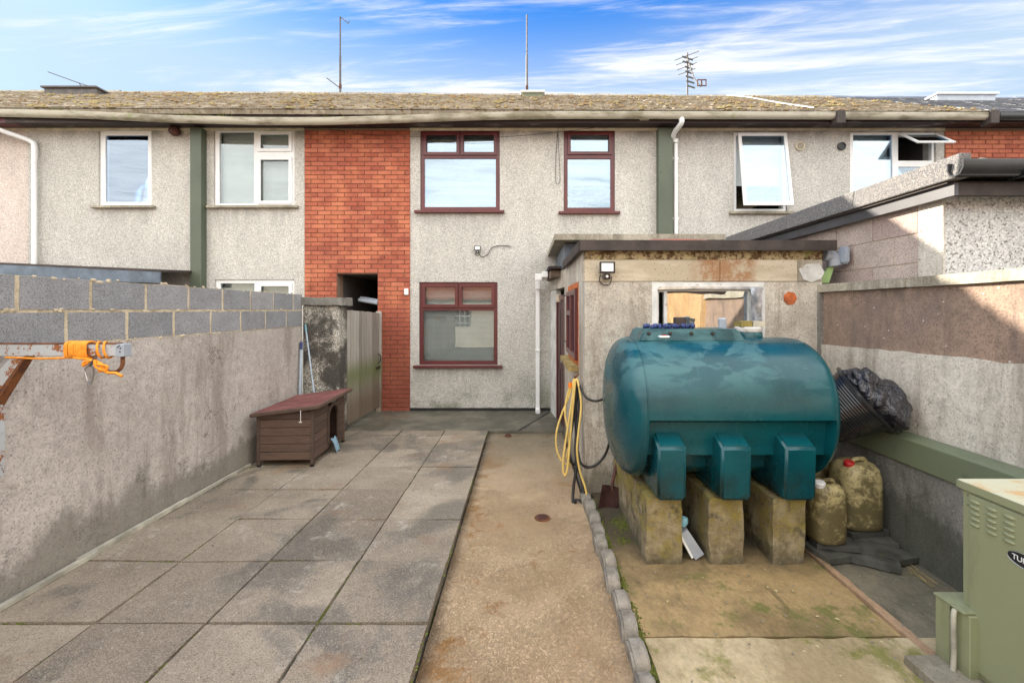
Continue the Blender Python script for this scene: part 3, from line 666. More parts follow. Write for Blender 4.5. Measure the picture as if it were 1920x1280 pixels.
# green party posts
for u0, u1, lab, hh_ in ((356, 377, None, h2), (1235, 1262, None, h4)):
    yf = FY-.135; bm = BM(); x0 = (u0-985)/840*yf; x1 = (u1-985)/840*yf
    box(bm, x0, x1, yf, FY-.001, -.1, 4.70); box(bm, x0+.02, x1-.02, yf-.006, yf-.001, -.1, 4.7) if 0 else None
    obj('post', bm, 'green_paint', hh_, bev=.006)
# brick panels
def course_bricks(parent, x0, x1, z0, z1, hole=None, limit=300, yoff=0):
    bl, bh = .215, .065; me = {}
    def bmesh_brick(L_):
        k = round(L_, 3)
        if k not in me:
            bm = BM(); box(bm, 0, L_, -.006, .05, 0, bh); me[k] = mesh('brick', bm, 'brick', bev=.003)
        return me[k]
    items = []; r = 0; z = z0
    while z+bh <= z1:
        segs = [(x0, x1)]
        if hole and z < hole[3] and z+bh > hole[2]: segs = [(x0, hole[0]), (hole[1], x1)]
        for a, b in segs:
            if b-a < .05: continue
            x = a
            first = .1025 if r % 2 else bl
            while x < b-.03:
                L_ = min(first, b-x-.001); first = bl
                if L_ > .02: items.append((x, z, L_))
                x += L_+.01
        z += .075; r += 1
    items.sort(key=lambda q: -q[1])
    stuff = BM(); ns = 0
    for i, (x, z, L_) in enumerate(items):
        if i < limit: inst('brick', bmesh_brick(L_), (x, FY-.012+random.uniform(-.0015, .0015), z), parent)
        else: box(stuff, x, x+L_, FY-.018, FY+.03, z, z+bh); ns += 1
    if ns: obj('brickwork', stuff, 'brick', parent, kind='stuff')
    else: stuff.free()
ph = (fx(632), fx(709), -.1, fz(513))
bm = BM(); gridwall(bm, fx(571)+.001, fx(769)-.001, -.1, 4.74, FY-.001, FY+.25, [ph]); pm = obj('brick_panel', bm, 'mortar_brick', h3)
course_bricks(pm, fx(572), fx(769), -.02, 4.72, ph)
bm = BM(); box(bm, ph[0]-.05, ph[0]-.001, FY+.26, 12, -.1, 2.29); box(bm, ph[1]+.001, ph[1]+.05, FY+.26, 12, -.1, 2.29); box(bm, ph[0], ph[1], 12, 12.1, -.1, 2.29); box(bm, ph[0], ph[1], FY+.26, 12, 2.285, 2.299); obj('passage', bm, 'room', h3)
bm = BM(); box(bm, 7.061, 8.839, FY-.001, FY+.25, -.1, 4.74); pm = obj('brick_panel', bm, 'mortar_brick', h5)
course_bricks(pm, 7.07, 8.84, 3.72, 4.72, None, 300)
# windows
window(h2, *Wl, 'upvc', [(.10, .91, .08, .945, 0)], 'vertical_gap', glass='glass_side', sillm='coping_concrete')
window(h2, *Wb, 'upvc', [(.055, .485, .045, .965, 0), (.545, .955, .05, .29, 1), (.545, .955, .375, .965, 1)], 'vertical', sillm='coping_concrete', glass='glass_low')
window(h2, *Wc, 'upvc', [(.055, .485, .045, .965, 0), (.545, .955, .05, .29, 1), (.545, .955, .375, .965, 1)], 'vertical', glass='glass_low')
two = [(.045, .485, .03, .30, 1), (.515, .955, .03, .30, 1), (.05, .95, .345, .95, 0)]
window(h3, *Wm1, 'maroon', two, 'venetian'); window(h3, *Wm2, 'maroon', [(.09, .93, .03, .29, 1), (.08, .92, .345, .945, 0)], 'roller')
window(h3, *Wm3, 'maroon', two, 'venetian', glass='glass_low')
w4, (X0, X1, Z0, Z1) = window(h4, *Wr1, 'upvc', [(.06, .94, .04, .96, 2)], 'roller', sillm='coping_concrete')
def sash(parent, x0, x1, z0, z1, ang, name='casement', fw=.055, glassn='glass'):
    Rm = Matrix.Rotation(R(ang), 3, 'X'); piv = Vector((0, FY-.005, z1))
    bm = BM(); gridwall(bm, x0, x1, z0, z1, FY-.03, FY-.0, [(x0+fw, x1-fw, z0+fw, z1-fw)])
    for v in bm.verts: v.co = Rm @ (v.co-piv)+piv
    s = obj(name, bm, 'upvc', parent, bev=.004)
    bm = BM(); box(bm, x0+fw-.003, x1-fw+.003, FY-.02, FY-.012, z0+fw-.003, z1-fw+.003)
    for v in bm.verts: v.co = Rm @ (v.co-piv)+piv
    p = obj('pane', bm, glassn, parent)
    return s
sash(w4, X0+.06, X1-.02, Z0+.04, Z1-.03, -9)
w5, (X0, X1, Z0, Z1) = window(h4, *Wr2, 'upvc', [(.05, .51, .03, .96, 0), (.575, .965, .05, .36, 2), (.575, .965, .44, .965, 0)], None)
ww = X1-X0; hh = Z1-Z0
sash(w5, X0+.57*ww, X1-.01, Z1-.37*hh, Z1-.05, -52, fw=.04)
bm = BM(); box(bm, X0+.06, X0+.5*ww, FY+.12, FY+.13, Z0+.03, Z1-.03); obj('blind', bm, 'blind_roller', w5)
# wall fittings on the houses
def disc(parent, u, v, r, m, m2=None, lab=None, name='vent'):
    bm = BM(); lathe(bm, [(r, 0), (r, .03), (r*.8, .035), (r*.78, .02)], (fx(u), FY, fz(v)), (0, -1, 0), 20); o = obj(name, bm, m, parent, smooth=40)
    if m2:
        bm = BM(); lathe(bm, [(r*.74, .015), (r*.74, .022)], (fx(u), FY, fz(v)), (0, -1, 0), 20); obj('grille', bm, m2, o)
disc(h4, 1499, 275, .075, 'cream_strip', 'coping_concrete'); disc(h4, 1577, 275, .068, 'dark_metal', 'black_rubber')
bm = BM(); lathe(bm, [(.03, 0), (.07, .03), (.085, .07), (.075, .12), (.04, .15), (.01, .155)], (fx(334), FY, fz(249)), (0, -1, 0), 18); obj('extractor_cowl', bm, 'rust_dark', h2, smooth=60)
for nm, u, vv_ in (('alarm_box', 763, 547),):
    bm = BM(); box(bm, fx(u-4), fx(u+4), FY-.05, FY-.02, fz(vv_+6), fz(vv_-6)); obj(nm, bm, 'upvc', h3, bev=.008, seg=2)
# downpipes
bm = BM(); tube(bm, [(fx(12), 7.12, 4.78), (fx(14), 7.12, 4.70), (fx(30), 7.3, 4.62), (fx(66), 7.46, 4.5), (fx(73), 7.48, 4.42), (fx(73), 7.48, 4.2)], .04, 10, 4)
tube(bm, [(fx(73), 7.48, 4.22), (fx(73), 7.48, 0)], .036, 10); obj('downpipe', bm, 'upvc', h2, smooth=40)
bm = BM(); tube(bm, [(fx(1262), 7.15, 4.74), (fx(1262), 7.15, 4.66), (fx(1258), 7.35, 4.6), (fx(1258), 7.49, 4.52)], .042, 10, 4); lathe(bm, [(.05, 0), (.05, .06)], (fx(1264), 7.49, 4.47)); obj('downpipe_bend', bm, 'upvc', h4, smooth=40)
bm = BM(); tube(bm, [(fx(1265), 7.50, 4.5), (fx(1265), 7.50, 0)], .036, 10)
for z in (4.2, 3.2, 2.2, 1.2): box(bm, fx(1265)-.05, fx(1265)+.05, 7.49, FY, z, z+.03)
obj('downpipe', bm, 'upvc', h4, smooth=40)
for u in (1575, 1862):
    p = PX(u, 220, 7.1); bm = BM(); box(bm, p.x-.07, p.x+.07, 7.06, 7.24, p.z-.11, p.z+.11); obj('gutter_bracket', bm, 'felt_dark', h4 if u < 1800 else h5, bev=.01)
bm = BM(); box(bm, fx(1190), fx(1206), 7.19, 7.218, 4.73, 4.80); obj('fascia_patch', bm, 'cream_strip', h3)
# thin cables along the wall
def cable(parent, pts, r=.004, m='black_rubber', name='cable', k=6):
    bm = BM(); tube(bm, pts, r, 5, k); return obj(name, bm, m, parent, smooth=60)
cable(h3, [(fx(1047), 7.1, 4.86), (fx(1045), 7.5, 4.6), (fx(1042), 7.53, 4.2), (fx(1042), 7.53, 3.85), (fx(1047), 7.53, 3.80), (fx(1050), 7.53, 3.9), (fx(1048), 7.53, 4.3), (fx(1046), 7.5, 4.62)])
cable(h3, [(fx(788), 7.5, 4.58), (fx(860), 7.48, 4.55), (fx(960), 7.46, 4.57), (fx(1060), 7.4, 4.63), (fx(1180), 7.3, 4.74), (fx(1195), 7.25, 4.8)])
cable(h3, [(fx(620), 7.5, 4.70), (fx(700), 7.48, 4.60), (fx(788), 7.5, 4.58)], .003)
cable(h3, [(fx(901), 7.53, 2.60), (fx(905), 7.53, 2.57), (fx(915), 7.53, 2.62), (fx(922), 7.53, 2.72), (fx(935), 7.53, 2.76), (fx(958), 7.53, 2.75)], .006)
def rz_(x, y): return eave(x)+(ridge(x)-eave(x))*(y-EY)/(RY-EY)+.055
cable(h4, [(4.9, 10.9, rz_(4.9, 10.9)), (5.05, 10.2, rz_(5, 10.2)), (4.9, 9.2, rz_(4.9, 9.2)), (4.75, 8.2, rz_(4.8, 8.2)), (4.7, 7.3, rz_(4.7, 7.3))], .009, 'upvc')
# damp-proof course strip
bm = BM(); box(bm, fx(769), .42, FY-.02, FY-.001, -.02, .035); obj('damp_course', bm, 'black_rubber', h3)

# roof furniture
def mast(label, u, vtop, parts):
    x = (u-985)/840*RY; z0 = ridge(x); zt = 1.69+(580-vtop)/840*RY
    t = thing('roof_mast', label, 'mast', (x, RY, z0), group='aerial masts on the ridge')
    bm = BM(); tube(bm, [(x, RY, z0-.1), (x, RY, (z0+zt)/2)], .026, 8); tube(bm, [(x, RY, (z0+zt)/2), (x, RY, zt)], .019, 8); obj('pole', bm, 'mast_metal', t, smooth=40)
    bm = BM(); lathe(bm, [(.034, 0), (.034, .1)], (x, RY, z0+.15)); obj('clamp', bm, 'rust_dark', t)
    for p in parts:
        bm = BM(); tube(bm, [Vector((x+a, RY+c, zt+b)) for a, b, c in p], .012, 6); obj('arm', bm, 'mast_metal', t)
    return t
mast('tall bare mast with hooked tip above the brick panel', 638, 32, [[(0, 0, 0), (.12, -.1, 0), (.2, -.16, .0), (.22, -.10, 0)], [(0, -1.75, 0), (-.33, -1.5, 0)]])
mast('plain straight mast standing behind the ridge skylight', 988, 28, [[(-.02, -.9, 0), (.03, -.9, 0)]])
x = (1289-985)/840*RY; z0 = ridge(x)
t = thing('television_aerial', 'multi-element television aerial tilted on the right part of the ridge', 'aerial', (x, RY, z0))
bm = BM(); tube(bm, [(x+.0, RY, z0-.1), (x, RY, z0+1.08)], .02, 8); obj('pole', bm, 'mast_metal', t)
bm = BM(); tube(bm, [(x-.02, RY, z0+1.0), (x+.06, RY-.25, z0+.35), (x+.16, RY-.4, z0+.05)], .014, 6, 0); obj('boom', bm, 'mast_metal', t)
for k in range(7):
    f = k/6; c = Vector((x+.0+.05*f, RY-.1*f, z0+.95-.75*f)); w = .10 if k > 1 else .14; bm = BM(); box(bm, c.x-w, c.x+w, c.y-.012, c.y+.012, c.z-.016, c.z+.016, Matrix.Rotation(R(18), 3, 'Y')); obj('director', bm, 'dark_metal', t)
for k in range(4):
    c = Vector((x-.02, RY-.02, z0+1.0-.13*k)); w = .30-.03*k; bm = BM(); tube(bm, [(c.x-w, c.y, c.z-w*.38), (c.x+w, c.y, c.z+w*.38)], .008, 6); obj('element', bm, 'mast_metal', t)
bm = BM(); gridwall(bm, x+.08, x+.30, z0+.06, z0+.22, RY-.42, RY-.40, [(x+.1, x+.17, z0+.08, z0+.2), (x+.2, x+.28, z0+.08, z0+.2)]); obj('reflector', bm, 'rust_dark', t)
def roofbox(label, u0, u1, v0, v1, Y, m1, m2):
    a = PX(u0, v1, Y); b = PX(u1, v0, Y)
    t = thing('roof_light', label, 'skylight', (a.x, Y, a.z)); bm = BM(); box(bm, a.x, b.x, Y-.2, Y+.4, a.z-.12, b.z-.02); obj('curb', bm, m1, t, bev=.01)
    bm = BM(); box(bm, a.x-.04, b.x+.04, Y-.25, Y+.42, b.z-.02, b.z+.02); obj('cover', bm, m2, t, bev=.006)
roofbox('low grey roof light on the ridge of the left house', 100, 196, 172, 187, 10.3, 'mast_metal', 'mast_metal')
roofbox('small pale-framed skylight at the ridge beside the straight mast', 980, 1018, 180, 190, 10.6, 'green_beam', 'upvc')
roofbox('long pale skylight on the dark slate roof', 1742, 1850, 184, 193, 10.2, 'upvc_grey', 'upvc')
p = PX(90, 135, RY); q = PX(185, 168, RY); q2 = PX(160, 178, 10.3)
t = thing('aerial_boom', 'thin fallen aerial boom leaning over the left roof light', 'aerial', q)
bm = BM(); tube(bm, [p, PX(140, 153, RY), q, PX(205, 174, RY)], .010, 6); obj('boom', bm, 'mast_metal', t); bm = BM(); tube(bm, [PX(148, 156, RY), PX(160, 172, RY)], .01, 6); obj('stay', bm, 'mast_metal', t)
# weeds in the sagging gutter
bm = BM()
for cu, n in ((160, 16), (362, 20), (395, 26), (440, 24), (640, 14), (715, 12), (1350, 10)):
    for _ in range(n):
        x = fx(cu+random.gauss(0, 10)); b = Vector((x, 7.12, gz(x)+.02)); h = random.uniform(.03, .11); d = Vector((random.gauss(0, .03), random.gauss(0, .02), h)); w = .007
        vs = [bm.verts.new(b+Vector((-w, 0, 0))), bm.verts.new(b+Vector((w, 0, 0))), bm.verts.new(b+d)]; bm.faces.new(vs)
obj('gutter_weeds', bm, 'moss', kind='stuff', label='green weeds sprouting from the sagging gutter', cat='weeds')

# ------------------------------------------------------------------ lean-to roof behind the left wall
t = thing('lean_to', 'low lean-to with blue-grey flashing edge behind the left block wall', 'lean-to', (-6.8, 6.8, 0))
a = PX(303, 506, 6.8)
bm = BM(); prism(bm, [(-9.5, 6.8, 2.46), (a.x, 6.8, a.z), (a.x, 6.8, a.z-.03), (-9.5, 6.8, 2.42)], (0, .74, .05)); obj('roof', bm, 'felt_dark', t)
bm = BM(); prism(bm, [(-9.5, 6.77, 2.44), (a.x, 6.77, a.z-.035), (a.x, 6.77, a.z-.20), (-9.5, 6.77, 2.22)], (0, .028, 0)); obj('flashing', bm, 'lead_blue', t)
bm = BM(); box(bm, -9.5, a.x-.08, 6.85, 7.54, -.1, 2.08); obj('wall', bm, 'pebbledash', t)

# ------------------------------------------------------------------ left boundary wall
t = thing('boundary_wall', 'grey rendered left boundary wall topped with two courses of bare blocks', 'wall', (-3.1, 1, 0))
bm = BM(); box(bm, -3.2, -3.0, -4, 6.02, -.12, 1.462); rough(bm, 3, 0); obj('render', bm, 'cement_left', t)
bm = BM(); box(bm, -3.188, -3.004, -4, 6.02, 1.4625, 1.892); obj('mortar', bm, 'mortar', t)
bms = []
for s in range(4):
    bm = BM(); box(bm, -.1, .1, 0, .422, 0, .200); rough(bm, 4, .004, 9, s); bms.append(mesh('block', bm, 'block_grey', bev=0))
def addblocks(y0, z):
    y = y0
    while y > -4: y -= .4495
    while y < 6.0:
        ln = min(.422, 6.015-y-.014)
        if ln > .05: inst('block', random.choice(bms), (-3.1+random.uniform(-.002, .003), y+.014, z+.006), t, scale=(1, ln/.422, 1))
        y += .4495
addblocks(2.644, 1.684); addblocks(2.927, 1.464)
# smeared mortar
bm = BM()
for j in range(120):
    y = random.uniform(1.8, 6.0); z = random.choice((1.462, 1.68, 1.895))+random.gauss(0, .006); s = random.uniform(.006, .018)
    tuft_n = 6; c = Vector((-2.999, y, z)); ring = [bm.verts.new(c+Vector((0, s*random.uniform(.8, 2)*math.cos(6.283*i/6), s*random.uniform(.5, 1)*math.sin(6.283*i/6)))) for i in range(6)]; tp = bm.verts.new(c+Vector((.006, 0, 0)))
    for i in range(6): bm.faces.new((ring[i], ring[(i+1) % 6], tp))
obj('mortar_smears', bm, 'mortar', t, kind='stuff')
# pillar
t = thing('gate_pillar', 'black-stained pebbledashed gate pillar with rough cap at the left wall end', 'pillar', (-2.75, 6.2, 0))
bm = BM(); box(bm, -3.0, -2.51, 6.04, 6.31, -.1, 1.745); obj('shaft', bm, 'pebbledash_pillar', t, bev=.01)
bm = BM(); box(bm, -3.04, -2.45, 5.99, 6.36, 1.747, 1.85); rough(bm, 5, .012, 7); obj('cap', bm, 'cement_base', t, smooth=60)
# gate
t = thing('garden_gate', 'weathered grey plank side gate with green algae beside the brick wall', 'gate', (-2.5, 6.33, 0))
N = 12; ya, yb = 6.34, 7.50; xa_, xb_ = -2.515, -2.44
for k in range(N):
    f0, f1 = k/N, (k+1)/N; bm = BM(); y0 = ya+(yb-ya)*f0; y1 = ya+(yb-ya)*f1-.011; x = xa_+(xb_-xa_)*f0
    zt = 1.68-.05*f0+random.uniform(-.006, .006)
    prism(bm, [(x, y0, .06), (x+(xb_-xa_)/N, y1, .06), (x+(xb_-xa_)/N, y1, zt), (x, y0, zt)], (-.02, 0, 0)); obj('plank', bm, 'wood_grey', t, bev=.003)
for z in (.3, .9, 1.45):
    bm = BM(); prism(bm, [(xa_-.021, ya, z), (xb_-.021, yb, z), (xb_-.021, yb, z+.1), (xa_-.021, ya, z+.1)], (-.04, 0, 0)); obj('rail', bm, 'wood_grey', t)
bm = BM(); tube(bm, [(-2.43, 7.40, .80), (-2.40, 7.42, .84), (-2.40, 7.42, .92), (-2.43, 7.40, .96)], .008, 6, 3); box(bm, -2.435, -2.42, 7.32, 7.5, .72, .75); obj('latch', bm, 'black_plastic', t)
bm = BM(); box(bm, -2.50, -2.41, 7.5, 7.53, -.05, 1.66); obj('post', bm, 'wood_grey', t)
# grey pipe lengths stored in the passage
t = thing('gutter_lengths', 'grey plastic gutter lengths lying across the dark passage opening', 'gutter', (-2.6, 7.7, 1.7))
for k, (dy, dz) in enumerate(((0, 0), (.08, .03))):
    bm = BM(); tube(bm, [(-2.92, 7.9+dy, 1.86+dz), (-2.2-.3, 7.62+dy, 1.80+dz)], .035, 10); obj('length', bm, 'upvc_grey', t, smooth=40)

# ------------------------------------------------------------------ battens along the wall foot
for i, (y0, y1, x0, x1, h, lab) in enumerate(((.4, 3.08, -2.972, -2.935, .026, 'nearest pale timber batten lying along the foot of the left wall'), (2.98, 3.95, -2.99, -2.955, .032, 'middle weathered batten overlapping the nearest one by the wall'), (3.9, 4.83, -2.985, -2.955, .026, 'far mossy batten ending at the kennel'))):
    bm = BM(); box(bm, x0, x1, y0, y1, .004, .004+h); rough(bm, 6, .0015, 3, i)
    if i == 0:
        for v in bm.verts: v.co.x += (v.co.y-3.0)*-.012
    obj('batten', bm, 'wood_batten', label=lab, cat='batten', group='battens along the left wall')

# ------------------------------------------------------------------ kennel
K0 = Vector((-2.285, 4.83, 0)); KR = Matrix.Rotation(R(2.2), 3, 'Z')
t = thing('dog_kennel', 'brown wooden dog kennel with red felt roof against the left wall', 'kennel', K0)
def kob(name, bm, m, parent=t, bev=0, smooth=None):
    for v in bm.verts: v.co = KR @ v.co + K0
    return obj(name, bm, m, parent, bev=bev, smooth=smooth)
kw, kd = .60, .93     # width (x, leftwards), depth (y)
def kz(x): return .632+.072*x/kw   # x in -kw..0 ; roof underside slopes up to the right
nb = 6; z0 = .07
for k in range(nb):
    zb = z0+k*.088; bm = BM()
    top = zb+.083
    prism(bm, [(-kw+.03, .005, zb), (-.03, .005, zb), (-.03, .005, min(top, kz(-.03))), (-kw+.03, .005, min(top, kz(-kw)))], (0, .014, 0)); kob('board', bm, 'wood_kennel', bev=.003)
dz0, dz1, dy0, dy1 = .13, .53, .42, .70
for k in range(nb+1):
    zb = z0+k*.088; zt = min(zb+.083, .635)
    if zt-zb < .02: continue
    for a, b in (((.03, dy0), (dy1, kd-.03)) if zt > dz0 and zb < dz1 else ((.03, kd-.03),)):
        bm = BM(); box(bm, -.019, -.005, a, b, zb, zt); kob('board', bm, 'wood_kennel', bev=.003)
bm = BM(); pts = [(dy0-.03, z0+.04)]; 
arc = [(dy0, dz0), (dy0, .42)]+[((dy0+dy1)/2-(dy1-dy0)/2*math.cos(a), .42+.12*math.sin(a)) for a in [math.pi*i/10 for i in range(1, 10)]]+[(dy1, .42), (dy1, dz0)]
out = [(dy0-.04, dz0), (dy0-.04, .43)]+[((dy0+dy1)/2-((dy1-dy0)/2+.04)*math.cos(a), .43+.15*math.sin(a)) for a in [math.pi*i/10 for i in range(1, 10)]]+[(dy1+.04, .43), (dy1+.04, dz0)]
for i in range(len(arc)-1):
    prism(bm, [(-.004, *arc[i]), (-.004, *out[i]), (-.004, *out[i+1]), (-.004, *arc[i+1])], (.012, 0, 0))
kob('door_surround', bm, 'wood_kennel')
bm = BM()
for i in range(2, 10):   # fill above the arch
    prism(bm, [(-.018, *arc[i]), (-.018, arc[i][0], .55), (-.018, arc[i+1][0], .55), (-.018, *arc[i+1])], (.012, 0, 0))
kob('arch_board', bm, 'wood_kennel')
for x in (-kw, -.035):
    for y in (0, kd-.035):
        bm = BM(); box(bm, x, x+.035, y-.004, y+.035, .02, kz(x)-.006); kob('post', bm, 'wood_kennel', bev=.004)
        bm = BM(); lathe(bm, [(.020, 0), (.024, .02)], (x+.0175, y+.0155, 0), n=12); kob('foot', bm, 'black_rubber')
bm = BM(); box(bm, -kw+.02, -.02, .02, kd-.01, .075, .09); kob('floor', bm, 'wood_kennel')
bm = BM(); box(bm, -kw+.005, -kw+.018, .03, kd-.03, .09, .50); box(bm, -kw+.03, -.03, kd-.02, kd-.006, .09, .50); kob('rear_boards', bm, 'wood_kennel')
bm = BM(); prism(bm, [(-kw-.03, -.06, kz(-kw-.03)), (.06, -.06, kz(.06)), (.06, -.06, kz(.06)+.03), (-kw-.03, -.06, kz(-kw-.03)+.03)], (0, kd+.14, 0)); kob('roof', bm, 'kennel_felt', bev=.004)
bm = BM(); prism(bm, [(-kw-.035, -.075, kz(-kw-.03)-.012), (.07, -.075, kz(.07)-.012), (.07, -.075, kz(.07)+.032), (-kw-.035, -.075, kz(-kw-.03)+.032)], (0, .02, 0)); kob('roof_trim', bm, 'wood_kennel', bev=.008)
bm = BM(); box(bm, .055, .075, -.054, kd+.08, kz(.06)-.012, kz(.06)+.034); kob('roof_trim', bm, 'wood_kennel', bev=.008)
bm = BM(); tube(bm, [(-.10, -.078, .62), (-.10, -.079, .50)], .003, 5); box(bm, -.118, -.085, -.081, -.077, .492, .502); kob('hook_cord', bm, 'upvc')
bm = BM(); n = 8; g_ = []
for i in range(n+1):
    f = i/n; x = .0+.085*f; z = .16-.13*f**1.6-.012; g_.append([bm.verts.new(KR @ Vector((x, .47+.13*j/4-.05*f, z+.012*math.sin(j*2+f*3)))+K0) for j in range(5)])
for a, b in zip(g_, g_[1:]):
    for j in range(4): bm.faces.new((a[j], a[j+1], b[j+1], b[j]))
ext = bmesh.ops.extrude_face_region(bm, geom=bm.faces[:])
for e in ext['geom']:
    if isinstance(e, bmesh.types.BMVert): e.co.z += .006
obj('cloth', bm, 'blue_cloth', smooth=60, label='pale blue cloth hanging out of the kennel doorway', cat='cloth')
# poles
def pole(label, p, q, r, m, tipm):
    t = thing('pole', label, 'pole', q, group='poles leaning by the gate pillar'); bm = BM(); tube(bm, [p, q], r, 10); obj('shaft', bm, m, t, smooth=40)
    d = (Vector(q)-Vector(p)).normalized(); bm = BM(); tube(bm, [Vector(p)-d*.03, Vector(p)+d*.07], r*1.2, 10); obj('grip', bm, tipm, t, smooth=40)
simple('navy', (.03, .05, .16), .5); simple('pole_blue', (.42, .52, .62), .4); simple('teal_tip', (.20, .42, .52), .5)
pole('straight pale pole with navy grip standing in the wall corner', PX(565, 645, 5.93), (-2.96, 5.85, .0), .016, 'pole_blue', 'navy')
pole('thin pole with light blue tip slanting across the pillar', PX(573, 612, 6.0), (-2.72, 5.93, .0), .010, 'pole_blue', 'teal_tip')

# ------------------------------------------------------------------ wall bracket with rope
t = thing('line_bracket', 'rusty grey painted steel arm bracket projecting from the left wall', 'bracket', (-2.98, 2.54, 1.1))
a = PX(0, 655, 2.54)
ax0, ax1 = -3.0, PX(246, 0, 2.54).x; zc_ = 1.463
bm = BM(); box(bm, ax0, ax1-.045, 2.50, 2.54, zc_-.033, zc_+.033); obj('arm', bm, 'rusty_paint', t, bev=.003)
bm = BM(); box(bm, ax0, ax1-.05, 2.498, 2.545, zc_+.0335, zc_+.039); obj('arm_edge', bm, 'rust', t)
bm = BM(); box(bm, ax1-.0445, ax1, 2.49, 2.545, zc_-.036, zc_+.034); obj('end_plate', bm, 'upvc_grey', t, bev=.003)
bm = BM()
for dx, dz in ((-.03, .018), (-.016, .012), (-.018, -.008), (-.022, .026)): lathe(bm, [(.004, 0), (.004, .002)], (ax1+dx, 2.4905, zc_+dz), (0, -1, 0), 8)
obj('bolt_holes', bm, 'black_rubber', t)
bm = BM(); prism(bm, [(-3.0, 2.50, 1.17), (-2.985, 2.50, 1.17), (-2.80, 2.50, zc_-.034), (-2.865, 2.50, zc_-.034), (-3.0, 2.50, 1.28)], (0, .035, 0)); obj('brace', bm, 'rusty_paint', t)
bm = BM(); prism(bm, [(-2.99, 2.50, 1.165), (-2.80, 2.50, zc_-.034), (-2.79, 2.50, zc_-.036), (-2.975, 2.50, 1.13)], (0, .05, 0)); obj('brace_flange', bm, 'rust', t)
bm = BM(); prism(bm, [(-2.999, 2.47, .735), (-2.955, 2.47, .745), (-2.95, 2.47, 1.0), (-2.965, 2.47, 1.2), (-2.985, 2.47, 1.29), (-2.999, 2.47, 1.29)], (0, .07, 0)); obj('wall_strap', bm, 'rusty_paint', t)
hk = ax1-.03
bm = BM(); tube(bm, [(hk, 2.52, zc_-.036), (hk, 2.52, zc_-.075), (hk-.012, 2.52, zc_-.105), (hk-.045, 2.52, zc_-.125), (hk-.085, 2.52, zc_-.12)], .010, 8, 4); obj('hook', bm, 'rust', t, smooth=50)
rope = thing('rope', 'bright orange rope wound round the bracket arm', 'rope', (-2.5, 2.52, zc_))
x = PX(136, 0, 2.54).x
bm = BM()
for k in range(11):
    cx_ = x+.006+k*.0115; jt = random.uniform(-.003, .003); pts = []
    for q in range(13):
        a = 2*math.pi*q/12; pts.append((cx_+.010*q/12+jt, 2.52+.034*math.copysign(abs(math.cos(a))**.6, math.cos(a)), zc_+.001+(.043+.004*random.random())*math.copysign(abs(math.sin(a))**.6, math.sin(a))))
    tube(bm, pts, .0062, 6, 2)
for cx_ in (x+.158, x+.195):
    pts = [(cx_+.045*q/12-.012*math.cos(math.pi*q/6), 2.52+.036*math.cos(2*math.pi*q/12), zc_+.045*math.sin(2*math.pi*q/12)) for q in range(13)]; tube(bm, pts, .006, 6, 2)
obj('coil', bm, 'orange_rope', rope, smooth=60)
bm = BM(); tube(bm, [(-2.90, 2.50, zc_-.04), (-2.7, 2.495, zc_-.046), (x+.01, 2.49, zc_-.042)], .006, 6, 4)
tube(bm, [(x+.06, 2.485, zc_-.04), (x+.12, 2.49, zc_-.05), (x+.15, 2.48, zc_-.062), (x+.12, 2.48, zc_-.085), (x+.13, 2.48, zc_-.06), (x+.19, 2.48, zc_-.055)], .0065, 6, 4)
tube(bm, [(x+.10, 2.49, zc_-.045), (x+.17, 2.485, zc_-.055), (x+.225, 2.48, zc_-.08), (x+.21, 2.48, zc_-.115), (x+.24, 2.48, zc_-.10), (x+.215, 2.48, zc_-.09), (x+.25, 2.48, zc_-.12), (x+.30, 2.48, zc_-.125), (x+.335, 2.48, zc_-.142)], .008, 6, 4)
tube(bm, [(x+.19, 2.475, zc_-.05), (x+.20, 2.47, zc_-.09), (x+.245, 2.475, zc_-.11), (x+.255, 2.475, zc_-.085), (x+.205, 2.47, zc_-.075)], .007, 6, 4)
obj('loose_end', bm, 'orange_rope', rope, smooth=60)
t = thing('carabiner', 'small steel snap hook dangling from the orange rope', 'snap hook', (x+.1, 2.48, 1.3))
cx_, cz_ = PX(170, 0, 2.48).x, 1.69-(703-580)/840*2.48
bm = BM(); tube(bm, [(cx_-.008, 2.48, cz_+.05), (cx_-.030, 2.48, cz_+.035), (cx_-.026, 2.48, cz_), (cx_-.012, 2.48, cz_-.04), (cx_+.004, 2.48, cz_-.042), (cx_+.014, 2.48, cz_), (cx_+.014, 2.48, cz_+.035), (cx_-.008, 2.48, cz_+.05)], .004, 6, 5); obj('body', bm, 'steel', t, smooth=60)
bm = BM(); tube(bm, [(cx_-.006, 2.48, cz_+.05), (cx_+.01, 2.48, cz_+.075), (cx_+.03, 2.48, cz_+.10)], .007, 6); obj('shackle', bm, 'mast_metal', t)

# ------------------------------------------------------------------ shed
SY = 4.15; sx = lambda u: (u-985)/840*SY; sz = lambda v: 1.69+(580-v)/840*SY
shed = thing('brick_shed', 'cement-rendered flat-roofed shed with rusty lintel behind the oil tank', 'shed', (1.65, 4.2, 0))
wx0, wx1, wz0, wz1 = sx(1233), sx(1418), 1.46, sz(541)
bm = BM(); gridwall(bm, .55, 2.75, -.1, sz(528), SY, SY+.12, [(wx0, wx1, wz0, wz1)]); obj('wall', bm, 'cement_shed', shed)
for a, b, mt in ((.548, 1.80, 'lintel'), (1.803, 2.52, 'lintel'), (2.523, 2.75, 'coping_concrete')):
    bm = BM(); box(bm, a, b, SY-.006, SY+.12, sz(527.5), sz(487)); obj('lintel', bm, mt, shed, bev=.004)
bm = BM(); box(bm, .56, 2.76, SY+.002, SY+.12, sz(486.6), sz(466)); rough(bm, 8, .008, 14); obj('roof_slab', bm, 'roof_edge', shed)
